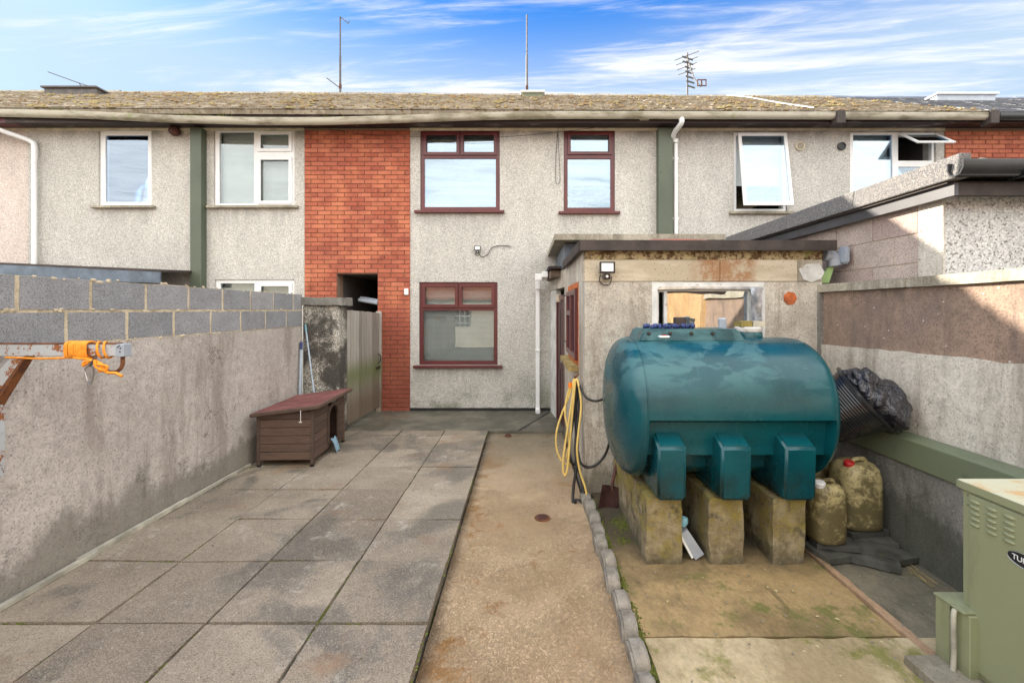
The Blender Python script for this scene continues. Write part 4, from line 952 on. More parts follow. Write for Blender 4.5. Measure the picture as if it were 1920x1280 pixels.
bm = BM(); box(bm, .50, 2.84, SY-.07, SY-.035, sz(471), sz(452.5)); rough(bm, 3, .004, 4); obj('fascia', bm, 'felt_dark', shed)
bm = BM(); box(bm, .49, .525, SY-.033, 5.9, sz(471), sz(452.5)-.002); obj('fascia', bm, 'felt_dark', shed)
bm = BM(); box(bm, .527, 2.80, SY-.033, 5.9, sz(462), sz(454)); obj('roof', bm, 'felt_dark', shed)
# side wall with maroon window
bm = BM(); gridwall(bm, SY+.121, 6.28, -.1, 2.255, .55, .67, [(4.65, 5.7, 1.14, 1.93)], 'y'); obj('side_wall', bm, 'cement_shed', shed)
bm = BM(); gridwall(bm, 4.60, 5.74, 1.09, 1.98, .5475, .60, [(4.66, 5.69, 1.15, 1.92)], 'y'); rough(bm, 3, .006, 14); obj('brick_reveal', bm, 'brick_raw', shed)
bm = BM(); gridwall(bm, 4.67, 5.68, 1.16, 1.91, .515, .565, [(4.73, 5.15, 1.22, 1.85), (5.21, 5.62, 1.22, 1.62), (5.21, 5.62, 1.68, 1.85)], 'y'); w = obj('window', bm, 'maroon', shed, bev=.004)
bm = BM(); box(bm, .538, .546, 4.72, 5.63, 1.21, 1.86); obj('pane', bm, 'glass', w)
bm = BM(); box(bm, .45, .56, 4.60, 5.76, 1.05, 1.10); rough(bm, 3, .008, 8); obj('sill', bm, 'wood_raw', shed)
for z in (1.86, 1.28):
    bm = BM(); box(bm, .47, .55, 5.70, 5.73, z, z+.012); obj('hinge_pin', bm, 'dark_metal', shed)
# front window
bm = BM(); gridwall(bm, sx(1222), sx(1434), wz0-.05, sz(529), SY-.004, SY-.001, [(wx0, wx1, wz0, wz1)]); rough(bm, 4, .0); obj('painted_surround', bm, 'white_paint', shed)
bm = BM(); gridwall(bm, wx0+.002, wx1-.002, wz0, wz1-.002, SY+.03, SY+.07, [(wx0+.02, sx(1247), wz0+.03, wz1-.03), (sx(1253), sx(1406), wz0+.03, wz1-.022)]); w = obj('window', bm, 'white_paint', shed)
bm = BM(); box(bm, sx(1252), sx(1407), SY+.045, SY+.05, wz0+.028, wz1-.02); obj('pane', bm, 'glass_shed', w)
bm = BM(); pts = [(sx(1253), wz1-.024), (sx(1300), wz1-.024), (sx(1365), wz1-.024), (sx(1360), wz1-.055), (sx(1340), wz1-.045), (sx(1320), wz1-.05), (sx(1290), wz1-.036), (sx(1256), wz1-.04)]
prism(bm, [(a, SY+.026, b) for a, b in pts], (0, .003, 0)); obj('torn_film', bm, 'felt_dark', w)
bm = BM(); prism(bm, [(sx(1232), SY-.010, wz1-.01), (sx(1236), SY-.012, sz(537)), (sx(1428), SY-.012, sz(537.5)), (sx(1430), SY-.010, sz(542)), (sx(1300), SY-.010, sz(541.5))], (0, .004, 0)); obj('tape', bm, 'foil', w)
bm = BM(); n = 10; g_ = []
for i in range(n+1):
    f = i/n; g_.append([bm.verts.new((sx(1406)+.10*j/4+.008*mn.noise(Vector((i, j, 0))), SY-.012-.018*abs(mn.noise(Vector((i*.8, j*.9, 4))))*2, wz1+.01-.42*f)) for j in range(5)])
for a, b in zip(g_, g_[1:]):
    for j in range(4): bm.faces.new((a[j], a[j+1], b[j+1], b[j]))
bmesh.ops.solidify(bm, geom=bm.faces[:], thickness=.002); obj('foil_strip', bm, 'foil', w, smooth=70)
bm = BM(); lathe(bm, [(.064, 0), (.064, .006)], (sx(1481), SY+.001, sz(559)), (0, -1, 0), 7); obj('clay_plug', bm, 'terracotta', shed)
bm = BM(); pts = [(sx(1497), sz(505)), (sx(1512), sz(495)), (sx(1535), sz(494)), (sx(1545), sz(510)), (sx(1538), sz(522)), (sx(1520), sz(529)), (sx(1505), sz(524))]; prism(bm, [(a, SY-.012, b) for a, b in pts], (0, .005, 0)); rough(bm, 1, .003); obj('mortar_patch', bm, 'white_paint', shed)
bm = BM(); box(bm, 2.70, 2.745, SY-.03, SY-.001, .5, 1.90); rough(bm, 4, .008, 5); obj('corner_fillet', bm, 'cement_base', shed)
# cable, door, porch
door = BM(); dA, dB = Vector((.545, 6.30, 0)), Vector((.485, 7.04, 0))
def slab_along(bm, A, B, f0, f1, z0, z1, th, off=0):
    d = (B-A); nrm = Vector((-d.y, d.x, 0)).normalized()
    if nrm.x < 0: nrm = -nrm
    p = A+d*f0+nrm*off; q = A+d*f1+nrm*off
    prism(bm, [(p.x, p.y, z0), (q.x, q.y, z0), (q.x, q.y, z1), (p.x, p.y, z1)], nrm*th)
for f0, f1, z0, z1 in ((0, .08, 0, 1.9), (.92, 1, 0, 1.9), (.081, .919, 1.83, 1.9)): slab_along(door, dA, dB, f0, f1, z0, z1, .06)
dr = obj('door_frame', door, 'maroon', shed)
bm = BM(); slab_along(bm, dA, dB, .09, .91, .0, 1.82, .035, .02)
for z0, z1 in ((.12, .8), (.95, 1.7)): slab_along(bm, dA, dB, .2, .46, z0, z1, .01, .008); slab_along(bm, dA, dB, .54, .8, z0, z1, .01, .008)
dd = obj('door', bm, 'maroon_dark', shed, bev=.003)
bm = BM(); slab_along(bm, dA, dB, .12, .2, .94, .96, .05, -.03); obj('handle', bm, 'steel', dd)
bm = BM(); slab_along(bm, Vector((.478, 7.045, 0)), Vector((.42, 7.548, 0)), 0, 1, -.05, 2.0, .08); obj('white_return', bm, 'white_paint', shed)
bm = BM(); slab_along(bm, Vector((.548, 6.27, 0)), Vector((.42, 7.54, 0)), 0, 1, 2.002, 2.25, .14, -.01); obj('porch_head', bm, 'cement_shed', shed)
bm = BM(); box(bm, .47, .545, 6.75, 6.85, 1.80, 1.92); obj('porch_light', bm, 'cream_strip', shed, bev=.01)
bm = BM(); box(bm, .36, .56, 6.5, 7.5, 2.16, 2.26); rough(bm, 4, .02, 5); obj('porch_board', bm, 'wood_old', shed)
bm = BM(); box(bm, .33, .60, 6.4, 7.5, 2.275, 2.31); rough(bm, 4, .012, 5); obj('porch_felt', bm, 'felt_dark', shed)
# raised rear part
bm = BM(); box(bm, .52, 2.60, 5.93, 7.52, 2.26, 2.56); obj('rear_upstand', bm, 'lead_blue', shed)
bm = BM(); box(bm, .375, 2.55, 5.70, 7.53, 2.575, 2.65); rough(bm, 4, .006, 4); obj('rear_coping', bm, 'coping_concrete', shed)
# porch gutter and downpipe
t = thing('porch_downpipe', 'square white downpipe and gutter on the house wall beside the porch', 'downpipe', (.2, 7.45, 0))
bm = BM(); box(bm, .155, .345, 7.1, 7.2, 2.15, 2.26); box(bm, .25, .34, 6.7, 7.1, 2.17, 2.26); obj('gutter', bm, 'upvc', t, bev=.008)
bm = BM(); box(bm, .165, .24, 7.3, 7.36, 2.02, 2.15); obj('outlet', bm, 'upvc', t, bev=.006)
bm = BM(); box(bm, .172, .238, 7.40, 7.46, .03, 2.10); box(bm, .165, .245, 7.38, 7.545, 2.02, 2.05); box(bm, .165, .245, 7.38, 7.545, 1.0, 1.03); box(bm, .168, .242, 7.30, 7.46, -.01, .06); obj('pipe', bm, 'upvc', t, bev=.006)
# floodlights
def floodlight(label, x, y, z, s, cat='floodlight'):
    t = thing('floodlight', label, cat, (x, y, z), group='black wall floodlights')
    bm = BM(); box(bm, x-.07*s, x+.07*s, y-.09*s, y-.06*s, z-.052*s, z+.052*s); gridwall(bm, x-.07*s, x+.07*s, z-.052*s, z+.052*s, y-.098*s, y-.091*s, [(x-.055*s, x+.055*s, z-.036*s, z+.040*s)]); obj('housing', bm, 'black_plastic', t, bev=.003)
    bm = BM(); box(bm, x-.054*s, x+.054*s, y-.094*s, y-.0905*s, z-.035*s, z+.039*s); obj('lens', bm, 'lamp_glass', t)
    bm = BM(); box(bm, x-.045*s, x+.045*s, y-.06*s, y, z-.015*s, z+.015*s); obj('bracket', bm, 'black_plastic', t)
    bm = BM(); box(bm, x-.032*s, x+.032*s, y-.07*s, y-.0*s, z-.105*s, z-.057*s); obj('sensor', bm, 'black_plastic', t, bev=.004)
    bm = BM(); lathe(bm, [(.014*s, 0), (.010*s, .012*s)], (x, y-.07*s, z-.08*s), (0, -1, 0), 12); obj('sensor_eye', bm, 'lamp_glass', t)
    bm = BM(); tube(bm, [(x-.05*s, y-.02, z-.06*s), (x-.06*s, y-.015, z-.12*s), (x-.01*s, y-.012, z-.155*s), (x+.04*s, y-.012, z-.14*s), (x+.055*s, y-.008, z-.08*s)], .004, 6, 4); obj('lead', bm, 'black_rubber', t)
floodlight('black square floodlight with sensor on the shed front', .743, SY-.006, sz(503), 1.)
floodlight('small black floodlight high on the pale house wall', fx(896), FY, fz(466), .75)
# things on the shed roof
bm = BM(); tube(bm, [(1.05, 4.6, 2.36), (1.3, 4.7, 2.40), (1.8, 4.75, 2.405), (2.25, 4.7, 2.37)], .018, 8, 4); tube(bm, [(1.1, 4.66, 2.36), (1.4, 4.8, 2.425), (1.9, 4.85, 2.43), (2.3, 4.8, 2.37)], .018, 8, 4)
obj('pipes', bm, 'pipe_red', smooth=60, label='red-brown pipes lying on the shed roof', cat='pipe')
bm = BM(); tube(bm, [(1.95, 4.5, 2.34), (2.05, 4.55, 2.375), (2.2, 4.55, 2.37), (2.42, 4.5, 2.345)], .012, 8, 4); obj('roof_hose', bm, 'hose_yellow', smooth=60, label='pale hose length on the right end of the shed roof', cat='hose')
t = thing('soil_pipe', 'grey pipe elbow sticking out beside the shed roof corner', 'pipe', (2.85, 4.3, 2.1))
bm = BM(); tube(bm, [(2.80, 4.2, 2.20), (2.88, 4.2, 2.18), (2.90, 4.2, 2.10)], .055, 14, 4); obj('elbow', bm, 'upvc_grey', t, smooth=50)
bm = BM(); box(bm, 2.925, 2.965, 4.08, 4.2, 2.11, 2.27); obj('socket', bm, 'upvc_grey', t, bev=.015, seg=2)
bm = BM(); prism(bm, [(2.75, 4.22, 1.94), (2.86, 4.22, 1.94), (2.91, 4.22, 2.09), (2.86, 4.22, 2.09)], (0, .03, 0)); obj('plastic_strip', bm, 'lime_plastic', label='lime green plastic strip wedged between shed and right wall', cat='plastic strip')

# ------------------------------------------------------------------ right boundary wall
t = thing('boundary_wall', 'right boundary wall, brown upper render over pale lower render', 'wall', (2.85, 1, 0))
bm = BM(); box(bm, 2.74, 2.90, -6, SY+.3, -.1, 1.845); obj('upper_render', bm, 'cement_brown', t)
bm = BM(); n = 90; pts = [(2.722, -6+10.15*i/n, 1.40-.012*(10.15*i/n-8)*1.2+.02*mn.noise(Vector((i*.9, 0, 0)))+.01*mn.noise(Vector((i*3.1, 2, 0)))) for i in range(n+1)]
prism(bm, [(2.722, -6, .6)]+pts+[(2.722, SY, .6)], (.017, 0, 0)); obj('lower_render', bm, 'cement_offwhite', t)
bm = BM(); box(bm, 2.62, 2.738, -6, SY, -.1, .628); rough(bm, 3, .0); obj('base_wall', bm, 'cement_base', t)
y = -6.0
for y0, y1 in ((-6, -4.6), (-4.6, -3.4), (-3.4, -2.1), (-2.1, -.9), (-.9, .3), (.3, 1.5), (1.5, 2.3), (2.3, 3.18), (3.19, SY-.0)):
    bm = BM(); box(bm, 2.70, 2.93, y0+.006, y1-.006, 1.848, 1.912+random.uniform(-.004, .006)); rough(bm, 4, .006, 7, y0); obj('coping_stone', bm, 'coping_concrete', t)
bm = BM(); prism(bm, [(2.60, -2, .632), (2.719, -2, .632), (2.719, -2, .825), (2.66, -2, .825), (2.60, -2, .805)], (0, 6.1, 0)); obj('steel_beam', bm, 'green_beam', bev=.004, label='long green painted beam along the right wall above its base', cat='beam')

# ------------------------------------------------------------------ extension of the right-hand neighbour
t = thing('house_extension', 'single-storey neighbour extension with pink block side and black gutter', 'extension', (4.5, 5.2, 0))
bm = BM(); gridwall(bm, 3.012, 8.5, -.1, 2.5, 3.22, 3.4); obj('end_wall', bm, 'pebbledash_white', t)
bm = BM(); box(bm, 3.008, 3.2, 3.40, 7.54, -.1, 2.5); obj('side_core', bm, 'mortar', t)
bm = BM(); box(bm, 2.999, 3.0115, 3.215, 3.42, 1.7, 2.49); obj('corner_render', bm, 'cement_offwhite', t)
pb = []
for s in range(3):
    bm = BM(); box(bm, 0, .1, 0, .443, 0, .22); pb.append(mesh('block', bm, 'block_pink', bev=.003))
for k, z in enumerate((1.60, 1.825, 2.05, 2.275)):
    y = 3.425 if k % 2 else 3.65; y -= .45
    while y < 7.5:
        a = max(y, 3.423); b = min(y+.443, 7.53)
        if b-a > .04: inst('block', random.choice(pb), (3.0, a, z), t, scale=(1, (b-a)/.443, 1))
        y += .45
bm = BM(); box(bm, 2.93, 2.96, 3.06, 7.54, 2.47, 2.555); obj('fascia', bm, 'grey_fascia', t)
bm = BM(); box(bm, 2.961, 2.998, 3.062, 7.54, 2.495, 2.51); obj('soffit', bm, 'felt_dark', t)
ys = [2.985, 3.95, 4.95, 6.0, 7.54]
for a, b in zip(ys, ys[1:]):
    bm = BM(); prism(bm, [(2.875, a+.003, 2.572), (2.90, a+.003, 2.735), (2.98, a+.003, 2.735), (2.97, a+.003, 2.572)], (0, b-a-.006, 0)); obj('verge_felt', bm, 'felt_mineral', t, bev=.006)
bm = BM(); box(bm, 2.90, 8.5, 3.08, 7.54, 2.556, 2.571); box(bm, 2.981, 8.5, 3.02, 7.54, 2.60, 2.70); obj('roof', bm, 'felt_dark', t)
bm = BM(); box(bm, 2.962, 8.5, 3.06, 3.09, 2.47, 2.554); obj('fascia', bm, 'felt_dark', t)
bm = BM(); sweepx(bm, [(2.86, 2.985, 2.63), (8.5, 2.985, 2.63)], [(a*1.1, b*1.0) for a, b in UP]); gt = obj('gutter', bm, 'black_plastic', t, smooth=40)
for xx in (3.28, 4.2): 
    bm = BM(); box(bm, xx, xx+.03, 2.915, 3.055, 2.565, 2.685); obj('gutter_joint', bm, 'black_plastic', gt, bev=.006)
bm = BM(); lathe(bm, [(.02, -.04), (.055, -.02), (.06, .0), (.045, .03), (.01, .045)], PX(1838, 309, 3.06), n=12); obj('stone', bm, 'coping_concrete', smooth=60, label='pale round stone sitting behind the black extension gutter', cat='stone')

# ------------------------------------------------------------------ oil tank on plinths
for i, (x0, x1, lab) in enumerate(((.808, 1.045, 'left concrete plinth under the tank, smooth left side'), (1.226, 1.452, 'middle mossy concrete plinth under the tank'), (1.647, 1.863, 'right mossy concrete plinth under the tank beside the drums'))):
    bm = BM(); box(bm, x0, x1, 2.985, 4.10, -.03, .432); rough(bm, 9, .016, 6, i); rough(bm, 0, .006, 22, i); obj('tank_plinth', bm, 'plinth', smooth=50, label=lab, cat='plinth', group='plinths under the oil tank')
tank = thing('oil_tank', 'large dark green plastic oil tank lying on three concrete plinths', 'oil tank', (1.4, 3.47, .44))
YC, ZC, AY, AZ = 3.47, .965, .54, .508
N = 144
def sect(x, sc, mid):
    ring = []
    for j in range(N):
        a = 2*math.pi*j/N; e = 2/2.25
        cy_ = math.copysign(abs(math.cos(a))**e, math.cos(a)); cz_ = math.copysign(abs(math.sin(a))**e, math.sin(a))
        y = YC-AY*sc*cy_; z = ZC+AZ*sc*cz_
        if mid and z < .955 and y < YC:
            k = min(1, (.955-z)/.012); y += .075*k
            if z > .70: y = max(y, 2.99+.02*(.955-z)/.25); y = min(y, 3.03)
            else:
                k = min(1, (.70-z)/.02); y = max(y, 3.03+.12*k)
        ring.append((x, y, z))
    return ring
st = []
xl, xr, dl = .79, 2.02, .15
for k in range(13):
    f = math.pi/2*k/12; st.append((xl-dl*math.cos(f)**1.0+0, (math.sin(f))**.62 if k else .02, False))
st += [(.81, 1.0, False), (.823, 1.0, True), (1.0, 1.004, True), (1.4, 1.008, True), (1.8, 1.004, True), (1.99, 1.0, True), (2.0, 1.0, True)]
for k in range(12, -1, -1):
    f = math.pi/2*k/12; st.append((xr+dl*math.cos(f), (math.sin(f))**.62 if k else .02, k > 11))
bm = BM(); rings = [[bm.verts.new(p) for p in sect(*s)] for s in st]
for a, b in zip(rings, rings[1:]):
    for j in range(N): bm.faces.new((a[j], a[(j+1) % N], b[(j+1) % N], b[j]))
bm.faces.new(rings[0][::-1]); bm.faces.new(rings[-1])
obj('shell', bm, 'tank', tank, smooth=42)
for x0, x1 in ((.856, 1.043), (1.267, 1.464), (1.68, 1.885)):
    bm = BM(); prism(bm, [(x0, 2.885, .45), (x0, 2.885, .80), (x0, 3.03, .875), (x0, 3.5, .86), (x0, 3.6, .44)], (x1-x0, 0, 0))
    for v in bm.verts:
        if v.co.y < 2.9 and v.co.z < .5: v.co.y += .015
    obj('leg', bm, 'tank', tank, bev=.018, seg=3, smooth=50)
bm = BM(); x0, x1 = .83, 1.63; prism(bm, [(x0, 3.30, 1.45), (x1, 3.30, 1.45), (x1-.05, 3.32, 1.545), (x0+.05, 3.32, 1.545)], (0, .34, 0)); obj('top_ledge', bm, 'tank', tank, bev=.012, seg=2, smooth=50)
for u in (1217, 1257, 1297, 1337):
    p = PX(u, 625, 3.305); bm = BM(); lathe(bm, [(.014, 0), (.014, .012), (.008, .014)], (p.x, 3.318, p.z), (0, -1, 0), 12); obj('bolt_hole', bm, 'black_rubber', tank)
bm = BM(); pts = [(.806+0*k, YC-AY*1.004*math.copysign(abs(math.cos(a))**(2/2.25), math.cos(a)), ZC+AZ*1.004*math.copysign(abs(math.sin(a))**(2/2.25), math.sin(a))) for k, a in enumerate([2*math.pi*i/64 for i in range(65)])]
tube(bm, pts, .005, 6); obj('mould_seam', bm, 'tank', tank, smooth=60)
p = PX(1403, 628, 3.5)
bm = BM(); lathe(bm, [(.105, 1.44), (.10, 1.50), (.095, 1.515)], (p.x, 3.5, 0), n=24); obj('filler_neck', bm, 'tank', tank, smooth=40)
bm = BM(); lathe(bm, [(.095, 1.517), (.10, 1.525), (.10, 1.55), (.09, 1.556)], (p.x, 3.5, 0), n=24); obj('filler_cap', bm, 'white_paint', tank, smooth=40)
for dx, w, m, lab in ((-.045, .085, 'plinth', 'mossy half block on the tank filler cap'), (.05, .09, 'wood_batten', 'pale wooden offcut beside the mossy block on the filler cap')):
    bm = BM(); box(bm, p.x+dx-w/2, p.x+dx+w/2, 3.43, 3.55, 1.558, 1.60); rough(bm, 2, .004, 14); obj('weight_block', bm, m, label=lab, cat='block')
bm = BM(); box(bm, 1.63, 1.69, 3.75, 3.8, 1.46, 1.62); obj('vent_stub', bm, 'upvc_grey', tank, bev=.01)
# lumpy dark strip lying on the ledge
t = thing('cable_carrier', 'knobbly dark plastic strip lying on top of the tank ledge', 'plastic strip', (1.1, 3.45, 1.55))
bm = BM()
for k in range(16):
    x = .91+k*.024; r_ = random.uniform(.013, .019); y0 = 3.42+.02*math.sin(k*1.9)
    lathe(bm, [(r_*.6, 0), (r_, .006), (r_, .02+.008*random.random()), (r_*.6, .034)], (x, y0, 1.546+.004*math.sin(k*2.2)), (.3*math.sin(k), -.4, 1), 8)
    if k % 2: lathe(bm, [(.010, 0), (.013, .01), (.009, .02)], (x+.01, y0+.045, 1.56), (0, -.3, 1), 8)
obj('links', bm, 'navy', t, smooth=50)
bm = BM(); box(bm, 1.16, 1.245, 3.46, 3.52, 1.55, 1.63); box(bm, 1.13, 1.29, 3.44, 3.50, 1.548, 1.575); obj('clip', bm, 'felt_dark', t, bev=.006)
bm = BM(); pt = PX(1242, 631, 3.28); box(bm, pt.x-.035, pt.x+.035, 3.22, 3.27, pt.z-.004, pt.z+.010); obj('gauge_label', bm, 'upvc', tank, bev=.003)
bm = BM(); box(bm, pt.x-.012, pt.x+.015, 3.222, 3.262, pt.z+.0105, pt.z+.016); obj('gauge_float', bm, 'lid_red', tank)

# ------------------------------------------------------------------ hoses on the shed side
def pz4(x, y, Y): return PX(980+x*.422, 440+y*.422, Y)
def run(bm, pts, r): tube(bm, [pz4(a, b, Y) for a, b, Y in pts], r, 8, 6)
hose = thing('garden_hose', 'yellow garden hose looped over a nail on the shed corner', 'hose', (.5, 4.4, .98))
bm = BM(); Y = 4.28
run(bm, [(212, 672, 4.30), (197, 720, 4.30), (188, 790, 4.28), (200, 860, 4.25), (206, 930, 4.22), (196, 990, 4.2), (215, 1020, 4.2), (180, 1010, 4.22), (152, 955, 4.25), (150, 880, 4.28), (172, 800, 4.30), (205, 720, 4.30), (228, 640, 4.3)], .010)
run(bm, [(232, 638, 4.3), (218, 740, 4.26), (200, 860, 4.22), (182, 980, 4.18), (180, 1045, 4.16), (190, 1068, 4.15), (200, 1030, 4.15), (212, 900, 4.2), (224, 760, 4.24), (238, 640, 4.27), (255, 700, 4.2), (260, 770, 4.16), (250, 860, 4.12), (242, 960, 4.08), (255, 1050, 4.05), (278, 1120, 4.02), (286, 1172, 4.0)], .0105)
obj('tube', bm, 'hose_yellow', hose, smooth=60)
bm = BM(); tube(bm, [pz4(211, 678, 4.30), pz4(211, 656, 4.30)], .018, 10); obj('connector', bm, 'orange_plastic', hose, smooth=40)
bm = BM(); tube(bm, [pz4(285, 1170, 4.0), pz4(286, 1186, 4.0)], .019, 10); obj('tap_fitting', bm, 'upvc_grey', hose, smooth=40)
bm = BM(); tube(bm, [pz4(286, 1188, 4.0), pz4(286, 1206, 4.0)], .020, 10); obj('connector', bm, 'orange_plastic', hose, smooth=40)
bm = BM(); tube(bm, [pz4(248, 620, 4.36), pz4(232, 636, 4.3), pz4(228, 628, 4.28)], .008, 6); obj('nail', bm, 'rust', hose)
bh = thing('black_hose', 'thick black hose hanging in loops behind the yellow one', 'hose', (.52, 4.35, .95))
bm = BM()
run(bm, [(240, 650, 4.32), (232, 760, 4.30), (215, 880, 4.27), (203, 950, 4.24), (210, 1000, 4.2), (232, 1018, 4.2), (240, 960, 4.22), (235, 820, 4.26), (242, 660, 4.3)], .013)
run(bm, [(244, 655, 4.3), (250, 760, 4.26), (236, 900, 4.2), (238, 1000, 4.14), (262, 1090, 4.08), (272, 1160, 4.02), (262, 1205, 4.0), (240, 1215, 4.0), (235, 1180, 4.0), (255, 1180, 3.99), (268, 1200, 3.98), (250, 1215, 3.99), (225, 1190, 4.02), (226, 1120, 4.08), (240, 1020, 4.12), (245, 900, 4.18)], .013)
obj('tube', bm, 'black_rubber', bh, smooth=60)
bm = BM(); run(bm, [(246, 650, 4.32), (262, 690, 4.16), (285, 725, 4.1), (325, 738, 4.08), (372, 724, 4.0)], .011); obj('branch', bm, 'black_rubber', bh, smooth=60)
bm = BM(); run(bm, [(388, 910, 4.02), (370, 970, 4.08), (335, 1015, 4.09), (290, 1032, 4.09), (258, 1012, 4.1), (246, 960, 4.16)], .012)
obj('branch', bm, 'black_rubber', bh, smooth=60)
# shovel
t = thing('shovel', 'rusty square-mouthed shovel standing by the left tank plinth', 'shovel', (.68, 3.8, 0))
a = PX(1129, 908, 3.86); b = PX(1165, 915, 3.86); c = PX(1156, 964, 3.80); d = PX(1121, 957, 3.80)
bm = BM(); n = 6; rows = []
for i in range(n+1):
    f = i/n; l = a.lerp(d, f); r_ = b.lerp(c, f); rows.append([bm.verts.new(l.lerp(r_, j/6)+Vector((0, .022*math.sin(math.pi*j/6), 0))) for j in range(7)])
for p_, q_ in zip(rows, rows[1:]):
    for j in range(6): bm.faces.new((p_[j], p_[j+1], q_[j+1], q_[j]))
bmesh.ops.solidify(bm, geom=bm.faces[:], thickness=.004); obj('blade', bm, 'rust_dark', t, smooth=50)
bm = BM(); s0 = a.lerp(b, .55); tube(bm, [s0+Vector((0, .02, -.05)), s0+Vector((0, .02, .02)), PX(1157, 868, 3.98)], .014, 8); obj('socket', bm, 'rust_dark', t, smooth=50)
bm = BM(); tube(bm, [PX(1157, 870, 3.98), PX(1163, 845, 4.05)], .016, 8); obj('handle', bm, 'wood_old', t, smooth=50)
# debris between plinths
t = thing('plastic_tray', 'broken white plastic tray leaning between the left and middle plinths', 'tray', (1.12, 3.1, 0))
bm = BM(); box(bm, 1.06, 1.075, 3.02, 3.3, 0, .26, Matrix.Rotation(R(-28), 3, 'Y')); obj('side', bm, 'upvc', t); bm = BM(); box(bm, 1.09, 1.16, 3.03, 3.3, .0, .2, Matrix.Rotation(R(-34), 3, 'Y')); obj('base', bm, 'upvc_grey', t)
bm = BM(); lathe(bm, [(.02, 0), (.03, .03), (.02, .06)], (1.07, 3.05, .22), (.3, 0, 1), 10); obj('plastic_scrap', bm, 'teal_tip', smooth=60, label='small teal plastic scrap above the broken white tray', cat='scrap')

# ------------------------------------------------------------------ drums, slates, tub with bag
def drum(label, x, y, z, r, h, cap, sq=3.2, rz=0):
    t = thing('plastic_drum', label, 'drum', (x, y, z), group='grimy plastic drums by the right wall')
    bm = BM(); lathe(bm, [(r*.88, 0), (r*.98, .03*h), (r, .1*h), (r*1.01, .4*h), (r*.985, .62*h), (r*.96, .78*h), (r*.88, .88*h), (r*.70, .95*h), (r*.62, .955*h), (r*.3, .95*h)], (x, y, z), n=32, sq=sq); obj('body', bm, 'drum', t, smooth=60)
    bm = BM(); tube(bm, [(x-.35*r, y-.2*r, z+.94*h), (x-.2*r, y-.2*r, z+1.0*h), (x+.35*r, y-.1*r, z+1.0*h), (x+.5*r, y-.1*r, z+.93*h)], .016, 8, 4); obj('handle', bm, 'drum', t, smooth=60)
    bm = BM(); lathe(bm, [(.034, 0), (.034, .03), (.028, .036)], (x-.55*r, y-.35*r, z+.92*h), (-.1, -.2, 1), 16); obj('cap', bm, cap, t, smooth=40)
drum('tall grimy cream drum with red cap against the right wall', 2.42, 3.29, .12, .145, .48, 'lid_red')
drum('shorter yellowed drum right of the right tank leg', 2.10, 3.14, .09, .110, .41, 'upvc')
drum('cream drum half hidden behind the tank end', 2.28, 3.62, .06, .14, .56, 'drum')
SL = [(2.13, 3.10, 0, .30, .22, 8), (2.16, 3.16, .045, .27, .22, -12), (2.42, 3.28, 0, .36, .30, 5), (2.44, 3.24, .04, .32, .26, -14), (2.42, 3.30, .08, .30, .28, 10), (2.30, 2.98, 0, .30, .10, -32), (2.38, 3.06, .035, .26, .12, -24), (2.52, 3.02, .0, .18, .12, 12)]
SLL = ['flat dark stone under the shorter drum, lowest of its pair', 'dark stone directly beneath the shorter yellowed drum', 'lowest broad dark stone under the tall drum', 'middle dark stone in the stack under the tall drum', 'topmost dark stone carrying the tall drum', 'long narrow dark stone slanting in front of the drums', 'dark slab lying on the slanting front stone', 'small dark stone at the foot of the right wall']
for (x, y, z, w, d, a), lab in zip(SL, SLL):
    bm = BM(); box(bm, x-w/2, x+w/2, y-d/2, y+d/2, z, z+.038, Matrix.Rotation(R(a), 3, 'Z')); rough(bm, 3, .010, 8, w*9); obj('stone_slab', bm, 'slate_wet', label=lab, cat='stone', group='dark stones around the drums')
bm = BM()
for _ in range(12):
    x = random.gauss(2.52, .03); y = random.gauss(2.9, .06); a = random.uniform(-1.4, -.7); l = random.uniform(.1, .24); tube(bm, [(x, y, .004), (x-.3*l*math.cos(a), y+l*math.sin(a)*.7, .012)], .0018, 4)
obj('straw', bm, 'straw', kind='stuff', label='dry stalks on the wet concrete by the right wall', cat='straw')
tb = thing('black_tub', 'ribbed black plastic tub lying on its side behind the tank', 'tub', (2.4, 3.4, .85))
D = Vector((.62, -.42, .60)).normalized(); RC = Vector((2.47, 3.27, 1.035)); A = RC-D*.34
bm = BM(); prof = []
nn = 38
for k in range(nn+1):
    f = k/nn; r_ = .165+.085*f+(.0025 if k % 2 else -.002); prof.append((r_, .34*f))
prof += [(.268, .342), (.270, .362), (.245, .362), (.16, .02)]
lathe(bm, prof, A, D, 40); obj('shell', bm, 'black_plastic', tb, smooth=25)
bm = BM(); bmesh.ops.create_icosphere(bm, subdivisions=5, radius=1)
cen = RC+D*.02+Vector((.035, -.03, -.015)); q = D.to_track_quat('Z', 'Y')
for v in bm.verts:
    n_ = v.co.copy(); cr_ = abs(mn.noise(n_*2.2+Vector((3, 1, 0))))
    k = .88+.22*mn.noise(n_*1.3)+.30*cr_-.08*abs(mn.noise(n_*4.0))+.015*abs(mn.noise(n_*11))
    v.co = cen+q @ Vector((n_.x*.235*k, n_.y*.25*k, n_.z*.175*k))
    if v.co.x > 2.715: v.co.x = 2.715-(v.co.x-2.715)*.05
obj('rubbish_bag', bm, 'bag', smooth=80, label='crumpled black plastic bag bulging out of the ribbed tub', cat='rubbish bag')

